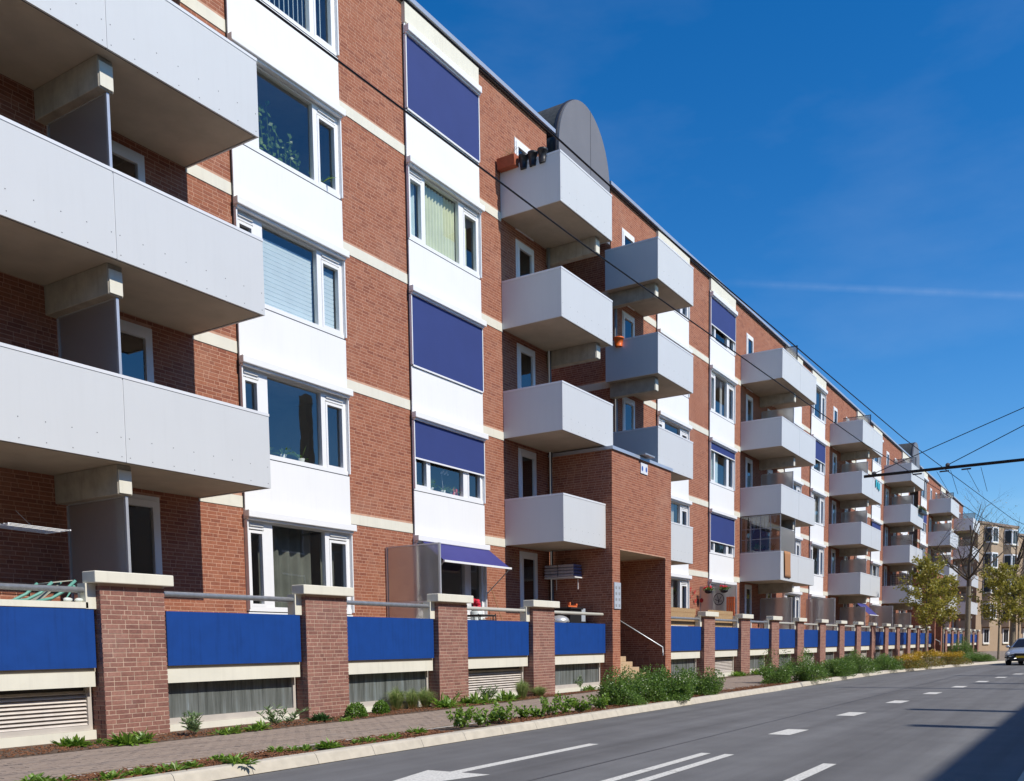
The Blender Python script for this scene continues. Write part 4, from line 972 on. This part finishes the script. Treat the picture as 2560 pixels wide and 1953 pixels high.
# ================================================================== OVERHEAD WIRES
ax = 28.86
pole = empty('catenary_pole', (ax, -16.2, .1), 'dark steel bracket arm on a pole carrying the trolley wires over the street', 'pole')
MB().lathe((ax, -16.2, .05), [(.16, 0), (.15, 2), (.11, 9.2), (.02, 9.3)], 12).build('mast', 'dark_metal', pole, True)
arm = MB().tube([(ax, -16.2, 6.12), (ax, -7.62, 6.1)], .042, 8).build('bracket_arm', 'wire', pole, True)
for y, z in ((-7.9, 6.16), (-9.83, 6.18)):
    MB().tube([(ax, y, z), (ax, -16.2, 9.05)], .012, 5).build('stay_wire', 'wire', pole)
    MB().ball((ax, y, z), .06, 8, 6).build('clamp', 'insulator', pole)
for y in (-9.05, -9.75, -10.3):
    MB().tube([(ax, y-.12, 6.02), (ax, y+.12, 6.02)], .022, 5).build('hanger', 'insulator', pole)
for y0, dz, lab in ((-9.0, 0, 'black trolley wire passing lower across the brick facade'), (-9.79, 0, 'black trolley wire running along the roof line into the sky')):
    pts = [(x, y0+float(np.interp(x, [-10, 9, 17, 21, 28, 37, 60], [0, 0, -.17, -.26, -.62 if y0 > -9.5 else -.58, -1.0, -3.4])), 5.5+.0*x) for x in (-12, -4, 4, 9, 13, 17, 21, 25, 28.86, 33, 37, 45, 60)]
    wo = tag(MB().tube(pts, .0085, 5).build('trolley_wire', 'wire'), lab, 'wire')
    p = pts[8]; MB().tube([(ax, p[1]+.1, 6.03), (ax+1.2, p[1]-.1, 5.53)], .006, 4).build('hanger_wire', 'wire', pole); MB().tube([(ax, p[1]-.25, 6.03), (ax+1.2, p[1]-.3, 5.53)], .006, 4).build('hanger_wire', 'wire', pole)

# ================================================================== BUILDINGS BEYOND AND ACROSS THE STREET
def far_house(p0, ang, wdt, ht, label, seed, brown=False):
    e = empty('house', (0, 0, 0)); tag(e, label, 'building'); s = random.Random(seed)
    mt = 'brick_beige'; 
    MB().box(0, wdt, 0, 9, 0, ht).build('wall', mt, e); MB().box(-.1, wdt+.1, -.15, 9.1, ht+.003, ht+.25).build('roof_edge', 'far_brown', e)
    n = max(2, int(wdt/3.1)); st = wdt/n
    for i in range(n):
        x = (i+.5)*st
        for k in range(5):
            z = 1.0+2.75*k
            bay = k > 0
            y = -.75 if bay else -.04
            if bay: MB().prism([(x-1.0, 0), (x-.7, -.7), (x+.7, -.7), (x+1.0, 0)], z-.95, z+1.78, 'z').build('bay', mt, e)
            f = MB(); f.box(x-.68, x+.68, y-.05, y+.04, z-.05, z+1.65)
            if bay: f.obox((x-.985, -.06, z-.05), (.28, -.655, 0), (-.05, -.02, 0), (0, 0, 1.7)); f.obox((x+.985, -.06, z-.05), (-.28, -.655, 0), (.05, -.02, 0), (0, 0, 1.7))
            wo = f.build('window', 'white_frame', e)
            if bay: MB().obox((x-1.0, -.14, z+.1), (.24, -.56, 0), (-.06, -.024, 0), (0, 0, 1.4)).build('pane', 'car_dark', wo)
            MB().box(x-.52, x-.03, y-.065, y-.0505, z+.1, z+1.5).build('pane', 'car_dark', wo); MB().box(x+.03, x+.52, y-.065, y-.0505, z+.1, z+1.5).build('pane', 'car_dark', wo)
            MB().box(x-.7, x+.7, y-.1, y, z-.12, z-.003).build('sill', 'cream', wo)
    e.location = p0; e.rotation_euler = (0, 0, ang); return e
a_ = math.radians(-20)
p = np.array([114.4, -1.4, 0.]); dirv = np.array([math.cos(a_), math.sin(a_), 0])
for i, (wd_, ht_, lab) in enumerate(((9.2, 14.0, 'beige brick house with bay windows adjoining the long brick block'), (9.2, 13.2, 'beige brick house with white bay windows in the middle of the far row'), (9.2, 12.6, 'lower beige brick house at the bend of the street'), (12, 12.0, 'last beige brick house closing the view down the street'))):
    far_house(tuple(p), a_-.10*i, wd_, ht_, lab, i); dirv = np.array([math.cos(a_-.1*i), math.sin(a_-.1*i), 0]); p = p+dirv*(wd_+.05)
opp = empty('row_of_houses', (40, -24, 0), 'row of brick houses across the street that shades the near lane', 'building')
MB().box(-45, 150, -34, -24, 0, 11.45).build('wall', 'brick_beige', opp); MB().box(-45, 150, -34.1, -23.9, 11.453, 11.6).build('roof_edge', 'far_brown', opp)
for i in range(34):
    for k in range(4):
        x = -42+5.6*i; z = 1.2+2.7*k; wo = MB().box(x, x+1.9, -24.0, -23.95, z, z+1.6).build('window', 'white_frame', opp); MB().box(x+.1, x+1.8, -23.95, -23.94, z+.1, z+1.5).build('pane', 'car_dark', wo)
for x, y_, hh in ((19.8, 2.1, 1.95), (16.0, 1.3, 1.3), (39.4, 4.4, 3.6), (32.5, 2.4, 2.2)): MB().box(x-.22, x+.22, -24.9, -24.3, 11.6, 11.9+hh).build('shadow_caster', 'brick_beige', opp)  # unseen roof stacks, added to throw the shadow strips across the road

# ================================================================== SMALL THINGS ON BALCONIES AND TERRACES
def pot(c, r, h, mat, label, cat='pot', leaf=None, group=None, name='flower_pot', lh=.25, n=120):
    e = empty(name, tuple(c), label, cat, group)
    MB().lathe(c, [(r*.68, 0), (r*.95, h*.82), (r*1.08, h*.83), (r*1.08, h), (r*.96, h), (r*.94, h*.9), (.001, h*.88)], 16).build('pot', mat, e, True)
    if leaf:
        f = MB(); rosette(f, (c[0], c[1], c[2]+h*.9), n, lh, .02, .1, 1); f.build('plant', leaf, e)
    return e
# on the balcony next to the entrance, top floor: trough and three black pots hung on the left parapet
e = empty('plant_trough', (21.40, -.3, 13.5), 'terracotta coloured trough hung on the top balcony parapet beside black pots', 'planter')
MB().prism([(21.27, 13.60), (21.53, 13.60), (21.57, 13.86), (21.23, 13.86)], -.58, -.05).build('trough', 'terracotta', e, bevel=.01); f = MB()
for i in range(30): f.tube([(21.3+R.uniform(0, .2), R.uniform(-.55, -.1), 13.84), (21.3+R.uniform(0, .2), R.uniform(-.6, -.1), 13.84+R.uniform(.05, .3))], .003, 4, False)
f.build('dry_stalks', 'straw', e)
for y, lab in ((-.74, 'black pot next to the terracotta trough on the top balcony'), (-1.01, 'middle black pot on the top balcony parapet'), (-1.30, 'black pot nearest the front corner of the top balcony')): pot((21.44, y, 13.50), .125, .33, 'black_plastic', lab)
pot((27.43, -.50, 10.66), .155, .27, 'orange_plastic', 'bright orange pot hooked over a grey balcony side beside the stair recess', leaf='leaf_dark', lh=.12, n=30)
pot((28.4, -.75, 8.10), .07, .10, 'pot_white', 'small pot with a round green plant on the balcony above the entrance portal', leaf='leaf_lime', lh=.12, n=60)
# bath towel over the first floor balcony
tw = MB(); n = 10
for i in range(n+1):
    for j in range(9):
        x = 40.86+.95*i/n+.08*j/8; z = 5.30-1.12*j/8; y = -1.815-.02*(1+math.sin(i*1.6+j*.3))-.012*(j > 0)
        tw.v.append((x, y, z))
tw.f = [(i*9+j, i*9+j+1, (i+1)*9+j+1, (i+1)*9+j) for i in range(n) for j in range(8)]
o = tag(tw.build('bath_towel', 'towel', None, True), 'tan towel hanging over the front of a grey balcony', 'towel'); md = o.modifiers.new('t', 'SOLIDIFY'); md.thickness = .012
# deck chair folded against the terrace rail
e = empty('deck_chair', (7.6, -1.3, 1.15), 'folded green garden lounger with grey canvas behind the terrace rail', 'chair')
for dy in (0, .35):
    MB().tube([(7.02, -1.45+dy, 2.03), (7.25, -1.45+dy, 2.06), (7.45, -1.45+dy, 2.16), (7.62, -1.45+dy, 2.31)], .022, 8).build('arm', 'green_plastic', e, True)
    MB().tube([(7.30, -1.45+dy, 2.02), (7.6, -1.45+dy, 2.09), (7.80, -1.45+dy, 2.20), (7.97, -1.45+dy, 2.35)], .022, 8).build('side_rail', 'green_plastic', e, True)
    MB().tube([(7.45, -1.45+dy, 1.2), (7.6, -1.45+dy, 1.8), (7.95, -1.45+dy, 2.28)], .02, 8).build('leg', 'green_plastic', e, True)
MB().obox((7.62, -1.42, 2.30), (.33, 0, .05), (0, .3, 0), (0, 0, .012)).build('canvas', 'canvas_grey', e)
MB().obox((7.45, -1.42, 2.05), (.28, 0, .22), (0, .3, 0), (0, 0, .012)).build('canvas', 'canvas_grey', e)
tag(MB().box(5.4, 7.92, -1.80, -1.66, 1.952, 2.035).build('cream_board', 'cream'), 'cream board laid along the top of the leftmost blue panel', 'board')
for x, lab in ((7.68, 'white stone lying on the cream board under the green lounger'), (7.85, 'pale grey stone on the cream board beside the pillar')): tag(MB().ball((x, -1.70, 2.065), (.07, .045, .032), 10, 6, .08).build('stone', 'pot_white', None, True), lab, 'stone')
# wall shelf with folded rack in the shade under the lowest grey balcony
e = empty('drying_shelf', (7.7, -.6, 3.1), 'slim white hanging rack on the shaded wall under the balcony', 'rack')
for i in range(6): MB().tube([(7.25, -1.1+.11*i, 3.11), (8.15, -1.1+.11*i, 3.09)], .006, 5).build('rod', 'white_frame', e)
for x in (7.25, 8.15): MB().box(x-.01, x+.01, -1.12, -.5, 3.085, 3.105).build('end_bar', 'white_frame', e)
for x in (7.4, 8.0): MB().tube([(x, -.55, 3.1), (x, -.02, 3.45)], .005, 4).build('support', 'white_frame', e)
# cushions on the shelf by the portal wall
e = empty('wall_shelf', (23.6, -.5, 3.2), 'white bracket shelf on the portal side wall', 'shelf')
MB().box(23.42, 23.853, -1.05, .0+.0-.06, 3.255, 3.285).build('board', 'white_frame', e)
for y in (-.22, -.92): MB().tube([(23.845, y, 2.95), (23.845, y, 3.25), (23.48, y, 3.25)], .014, 6).build('bracket', 'white_frame', e)
for i in range(4):
    c = empty('seat_cushion', (23.6, -.55, 3.29+.09*i), ['folded striped garden cushion lying on the wall shelf board, lowest of four', 'second folded garden cushion up in the shelf stack', 'third folded garden cushion up in the shelf stack', 'topmost folded garden cushion of the shelf stack'][i], 'cushion')
    for a, b, m_ in ((-.50, -.08, 'cushion'), (-1.04, -.52, 'cushion')): MB().box(23.36+R.uniform(0, .03), 23.82, a, b, 3.292+.088*i, 3.292+.088*i+.078).build('half', m_, c, bevel=.03)
    MB().box(23.365, 23.81, -1.06, -1.03, 3.30+.088*i, 3.36+.088*i).build('edge', 'cushion_blue', c, bevel=.01)
# barbecue cabinet, stool and chairs on the terrace
e = empty('storage_box', (23.2, -1.0, 1.15), 'black garden barbecue cabinet with grey side behind the blue panel', 'barbecue')
MB().box(22.7, 23.35, -1.3, -.75, 1.15, 2.34).build('cabinet', 'black_plastic', e, bevel=.02); MB().box(23.352, 23.6, -1.28, -.78, 1.15, 2.38).build('side', 'sign_grey', e); MB().box(22.66, 23.38, -1.34, -.7, 2.345, 2.40).build('lid', 'black_plastic', e, bevel=.01)
MB().box(23.352, 23.62, -1.29, -.79, 1.85, 2.02).build('strap', 'black_plastic', e)
e = empty('clamp', (23.2, -1.0, 2.41), 'orange clamp tool lying on the black cabinet', 'tool'); MB().box(22.95, 23.45, -1.10, -1.05, 2.42, 2.46).build('bar', 'orange_wood', e); MB().box(23.0, 23.06, -1.11, -1.04, 2.462, 2.55).build('jaw', 'orange_wood', e); MB().box(23.38, 23.45, -1.11, -1.04, 2.462, 2.52).build('jaw', 'orange_wood', e)
e = empty('kettle_grill', (22.25, -1.2, 1.15), 'round steel grill bowl beside the black cabinet', 'grill'); MB().ball((22.25, -1.2, 2.0), (.28, .28, .17), 14, 8).build('bowl', 'aluminium', e, True); MB().tube([(21.95, -1.2, 2.05), (22.55, -1.2, 2.05)], .015, 6).build('rim', 'black_plastic', e)
for i in range(3): a = i*2.09; MB().tube([(22.25+.1*math.cos(a), -1.2+.1*math.sin(a), 1.9), (22.25+.25*math.cos(a), -1.2+.25*math.sin(a), 1.15)], .012, 6).build('leg', 'black_plastic', e)
def chair(x, y, lab, ang):
    e = empty('garden_chair', (0, 0, 0), lab, 'chair')
    for dx in (0, .5):
        for dy in (0, .45): MB().tube([(dx, dy, 0), (dx, dy, .42)], .012, 6).build('leg', 'dark_metal', e)
        MB().tube([(dx, 0, .42), (dx, 0, .68), (dx, .45, .70)], .014, 6).build('armrest', 'dark_metal', e)
        MB().tube([(dx, .45, .42), (dx, .55, 1.0)], .013, 6).build('back_post', 'dark_metal', e)
    MB().box(.01, .49, 0, .45, .41, .435).build('seat', 'dark_metal', e)
    for k in range(5): MB().tube([(.0, .47+.018*k, .55+.1*k), (.5, .47+.018*k, .55+.1*k)], .01, 5).build('back_slat', 'dark_metal', e)
    e.location = (x, y, 1.15); e.rotation_euler = (0, 0, ang)
chair(17.75, -1.25, 'black metal garden chair under the violet awning', .3); chair(18.75, -1.3, 'black metal garden chair beside the garden table', -.4)
e = empty('garden_table', (18.4, -1.1, 1.15), 'dark garden table under the violet awning', 'table'); MB().box(18.1, 18.75, -1.45, -.8, 2.06, 2.10).build('top', 'black_plastic', e)
for x in (18.15, 18.7):
    for y in (-1.4, -.85): MB().tube([(x, y, 1.15), (x, y, 2.06)], .015, 6).build('leg', 'dark_metal', e)
e = empty('flower_vase', (18.25, -1.0, 2.1), 'red flowers on the table under the awning', 'flowers'); f = MB()
for i in range(14): f.ball((19.25+R.uniform(-.07, .07), -.55+R.uniform(-.07, .07), 2.25+R.uniform(0, .3)), .05, 6, 4)
f.build('blossom', 'red_flower', e); MB().lathe((19.25, -.55, 1.15), [(.12, 0), (.16, 1.05), (.14, 1.08)], 12).build('stand', 'pot_white', e, True)
MBs = MB(); 
for p0, p1 in (((20.95, -.55, 1.15), (20.55, -.12, 2.9)),): MBs.tube([p0, p1], .012, 6)
tag(MBs.build('broom', 'wood_stick'), 'wooden broom handle leaning on the wall beside the balcony door', 'broom')
st = MB(); pts = [(21.87+(.26 if i % 2 == 0 else .11)*math.sin(i*math.pi/6), -.03, 3.64+(.27 if i % 2 == 0 else .11)*math.cos(i*math.pi/6)) for i in range(12)]
for a, b in zip(pts, pts[1:]+pts[:1]): st.tube([a, b], .008, 5)
tag(st.build('star_ornament', 'wood_stick'), 'wire star hung on the shaded wall beside a balcony door', 'ornament')
# ornaments on the frosted partition past the portal
for y, lab in ((-.43, 'hanging flower basket on the partition nearer the wall'), (-1.07, 'hanging flower basket with red and yellow blooms near the partition post')):
    e = empty('flower_basket', (35.5, y, 3.35), lab, 'flower basket'); MB().ball((35.52, y, 3.40), (.12, .16, .09), 12, 6).build('basket', 'black_plastic', e, True); f = MB(); mound(f, (35.52, y, 3.42), .16, .2, .16, 160, .06, .02); f.build('leaves', 'leaf_lime', e); g_ = MB()
    for i in range(10): g_.ball((35.45+R.uniform(-.08, .08), y+R.uniform(-.14, .14), 3.52+R.uniform(0, .08)), .03, 6, 4)
    g_.build('blossom', 'red_flower', e); MB().tube([(35.52, y, 3.45), (35.62, y, 3.74)], .008, 5).build('hook', 'dark_metal', e)
rg = MB(); rg.tube([(35.60, -.82+.2*math.cos(q), 3.08+.22*math.sin(q)) for q in np.linspace(0, 6.283, 25)], .014, 6, False)
for i in range(5): q = i*1.2; rg.tube([(35.60, -.82, 3.0), (35.60, -.82+.15*math.cos(q), 3.08+.16*math.sin(q))], .01, 5)
tag(rg.build('wall_ring', 'dark_metal'), 'round black metal bird ornament on the frosted partition', 'ornament')
tag(MB().ball((35.58, -.12, 3.06), (.03, .08, .09), 10, 8).build('ladybird', 'red_paint', None, True), 'small round red ornament on the frosted partition', 'ornament')
e = empty('small_pallet', (35.5, -1.35, 2.4), 'bright orange painted pallet leaning on the partition post', 'pallet')
for i in range(4): MB().box(35.48, 35.51, -1.50+.085*i, -1.43+.085*i, 2.42, 3.15).build('board', 'orange_wood', e)
for z in (2.55, 2.85, 3.08): MB().box(35.512, 35.54, -1.50, -1.18, z, z+.05).build('batten', 'orange_wood', e)
for (x, z, s_), lab in zip(((34.56, 3.45, .12), (35.02, 3.36, .11), (35.11, 3.02, .13), (34.73, 3.18, .07)), ('red metal butterfly on the brick wall, highest of four', 'red metal butterfly on the wall beside the partition top', 'red metal butterfly on the brick, lowest of four', 'smallest red metal butterfly on the brick wall')):
    b_ = MB()
    for sg in (-1, 1): b_.poly([(x, -.03, z), (x+sg*s_*.9, -.06, z+s_), (x+sg*s_, -.06, z+.02)]); b_.poly([(x, -.03, z), (x+sg*s_*.8, -.05, z-.01), (x+sg*s_*.5, -.05, z-s_*.8)])
    tag(b_.build('wall_butterfly', 'red_paint'), lab, 'ornament')
for a, b, lab in ((28.08, 31.15, 'bamboo mat tied behind the rail next to the portal'), (32.35, 35.0, 'bamboo mat tied behind the rail between two pillars')):
    e = empty('bamboo_screen', (a, -1.62, 2.0), lab, 'screen')
    big = MB(); x = a
    while x < b: big.box(x, x+.021, -1.60, -1.585, 1.97, 2.56+R.uniform(-.01, .01)); x += .0225
    stuff(big.build('canes', 'bamboo', e))
    for z in (2.08, 2.42): MB().box(a, b, -1.606, -1.601, z, z+.012).build('tie', 'wood_stick', e)
# enclosed balcony, first floor of the next double stack
e = BO[(3, 1)]
cg = MB(); z0, z1 = 5.27, 6.83; x = 40.50
for y in np.linspace(-1.76, -.05, 5): cg.box(x-.012, x+.012, y-.014, y+.014, z0, z1)
for z in (z0+.03, z0+.55, z0+1.0, z1-.03): cg.box(x-.010, x+.010, -1.76, -.05, z-.012, z+.012)
enc = cg.build('enclosure_frame', 'pipe_grey', e); MB().poly([(40.5, -1.75, z0), (40.5, -.05, z0), (40.5, -.05, z1), (40.5, -1.75, z1)]).build('pane', 'glass_dark', enc)
MB().box(40.5, 42.7, -1.765, -1.753, z0, z0+1.0).build('wind_screen', 'frosted', e); MB().box(40.5, 42.7, -1.77, -1.75, z0+1.002, z0+1.03).build('screen_rail', 'pipe_grey', e)
for x in (40.52, 42.7): MB().box(x-.02, x+.02, -1.775, -1.735, z0, z1).build('screen_post', 'pipe_grey', e)
f = MB()
for i in range(9): y = -1.6+.18*i; f.poly([(40.56, y, z1-.05), (40.56, y+.17, z1-.05), (40.58, y+.14, z1-.35-.2*(i % 3)), (40.58, y+.05, z1-.30-.25*(i % 2))])
f.build('lace_valance', 'curtain_white', e)
for i, (y, z) in enumerate(((-.6, 5.9), (-.9, 5.6), (-1.3, 5.7))):
    pot((40.9, y, 5.28), .09, .15, 'terracotta', ['red flowering pot plant inside the enclosed balcony by the wall', 'low red pot plant in the middle of the enclosed balcony', 'leafy pot plant near the front corner of the enclosed balcony'][i], 'pot plant', 'leaf_dark', lh=z-5.35, n=50, name='pot_plant')
# cloth pegs and flower box further along
for i, x in enumerate((59.2, 59.7, 60.1)): tag(MB().obox((x, -1.86, 10.45-.05*i), (.3, 0, .03), (0, .02, 0), (0, 0, .42)).build('small_cloth', 'turquoise'), ['turquoise cloth hung on a balcony rail, shortest of three', 'turquoise cloth between two others on a balcony rail', 'turquoise cloth hung lowest on a balcony rail'][i], 'cloth')
e = empty('flower_box', (75., -1.95, 10.8), 'dark flower box with red blooms hung outside a far balcony', 'flower box'); MB().box(74.1, 76.3, -2.05, -1.83, 10.62, 10.86).build('box', 'black_plastic', e); f = MB()
for i in range(8): mound(f, (74.2+.28*i, -1.94, 10.86), .22, .16, .22, 80, .08, .03)
f.build('plants', 'leaf_dark', e); g_ = MB()
for i in range(12): g_.ball((74.2+.18*i, -2.0, 10.95+R.uniform(0, .1)), .05, 6, 4)
g_.build('blossom', 'red_flower', e)
e = empty('trellis', (73.8, -.9, 5.3), 'dark square lattice trellis on a far lower balcony', 'trellis')
for i in range(9): MB().box(73.70, 73.72, -1.6+.17*i, -1.58+.17*i, 5.2, 6.3).build('upright', 'dark_metal', e)
for i in range(7): MB().box(73.685, 73.699, -1.6, -.2, 5.25+.16*i, 5.27+.16*i).build('crosspiece', 'dark_metal', e)
# plants behind the glass of the near windows
def sill_plant(x, y, z, lab, leaf, lh, n, w=.02, potm='pot_white', pr=.07, ph=.11):
    e = empty('house_plant', (x, y, z), lab, 'house plant'); MB().lathe((x, y, z), [(pr*.7, 0), (pr, ph), (pr*.9, ph)], 12).build('pot', potm, e, True); f = MB(); rosette(f, (x, y, z+ph*.9), n, lh, w, .1, 1); f.build('leaves', leaf, e)
zs1 = 5.085
for x_, lab, lh, n_, w_ in ((13.15, 'small leafy plant on the window sill partly hidden by the grey balcony', .22, 14, .03), (13.62, 'spiky succulent on the first floor window sill', .26, 26, .02), (14.12, 'house plant with two broad leaves in a white pot on the sill', .34, 7, .05)):
    sill_plant(x_, .17, zs1, lab, 'leaf_lime', lh, n_, w_)
e = empty('climbing_plant', (13.6, .5, 10.7), 'tall yellow-green climbing plant behind the large upper window', 'house plant'); f = MB(); s_ = MB()
for i in range(9):
    p = np.array([13.25+.14*i, .35, 10.75]); q = p+np.array([R.uniform(-.15, .05), 0, R.uniform(.4, 1.35)*(1.1-.07*i)]); s_.tube([p, (p+q)/2+np.array([.03, 0, 0]), q], .006, 4, False)
    for _ in range(26): t_ = R.random(); f.leaf(p*(1-t_)+q*t_+rdir(-1, 1)*.09, rdir(-.5, .8)*R.uniform(.07, .13), .035, np.array([R.uniform(-.4, .4), -1, R.uniform(-.4, .4)]))
f.build('leaves', 'leaf_lime', e); s_.build('stems', 'leaf_green', e); MB().box(13.1, 14.45, .22, .5, 10.62, 10.76).build('trough', 'pot_white', e)
sill_plant(14.85, .2, 10.69, 'aloe with upright leaves behind the narrow upper casement', 'leaf_lime', .5, 12, .022)
for x_, lab, lf_, lh, n_ in ((18.45, 'bushy ivy on the window sill below the half-lowered blind', 'leaf_lime', .30, 60), (18.95, 'orchid with pale blooms below the half-lowered blind', 'leaf_green', .22, 16), (17.75, 'little green plant behind the left casement under the blind', 'leaf_lime', .2, 26), (19.35, 'low trailing plant beside the red candle on the sill', 'leaf_green', .2, 30)): sill_plant(x_, .18, zs1, lab, lf_, lh, n_)
f = MB(); f.tube([(18.95, .18, 5.2), (18.9, .18, 5.55), (19.02, .17, 5.72)], .005, 5, False)
for i in range(9): f.ball((18.85+.035*i, .16, 5.60+.02*(i % 4)), (.03, .015, .03), 6, 4)
tag(f.build('orchid_spray', 'sign_white'), 'spray of pale orchid blossoms below the half-lowered blind', 'flower')
for x_, lab in ((19.42, 'taller red candle on the sill below the blind'), (19.30, 'shorter red candle on the sill below the blind')): tag(MB().lathe((x_, .12, zs1), [(.035, 0), (.03, .18 if x_ > 19.4 else .12), (.005, .2)], 10).build('candle', 'red_paint', None, True), lab, 'candle')
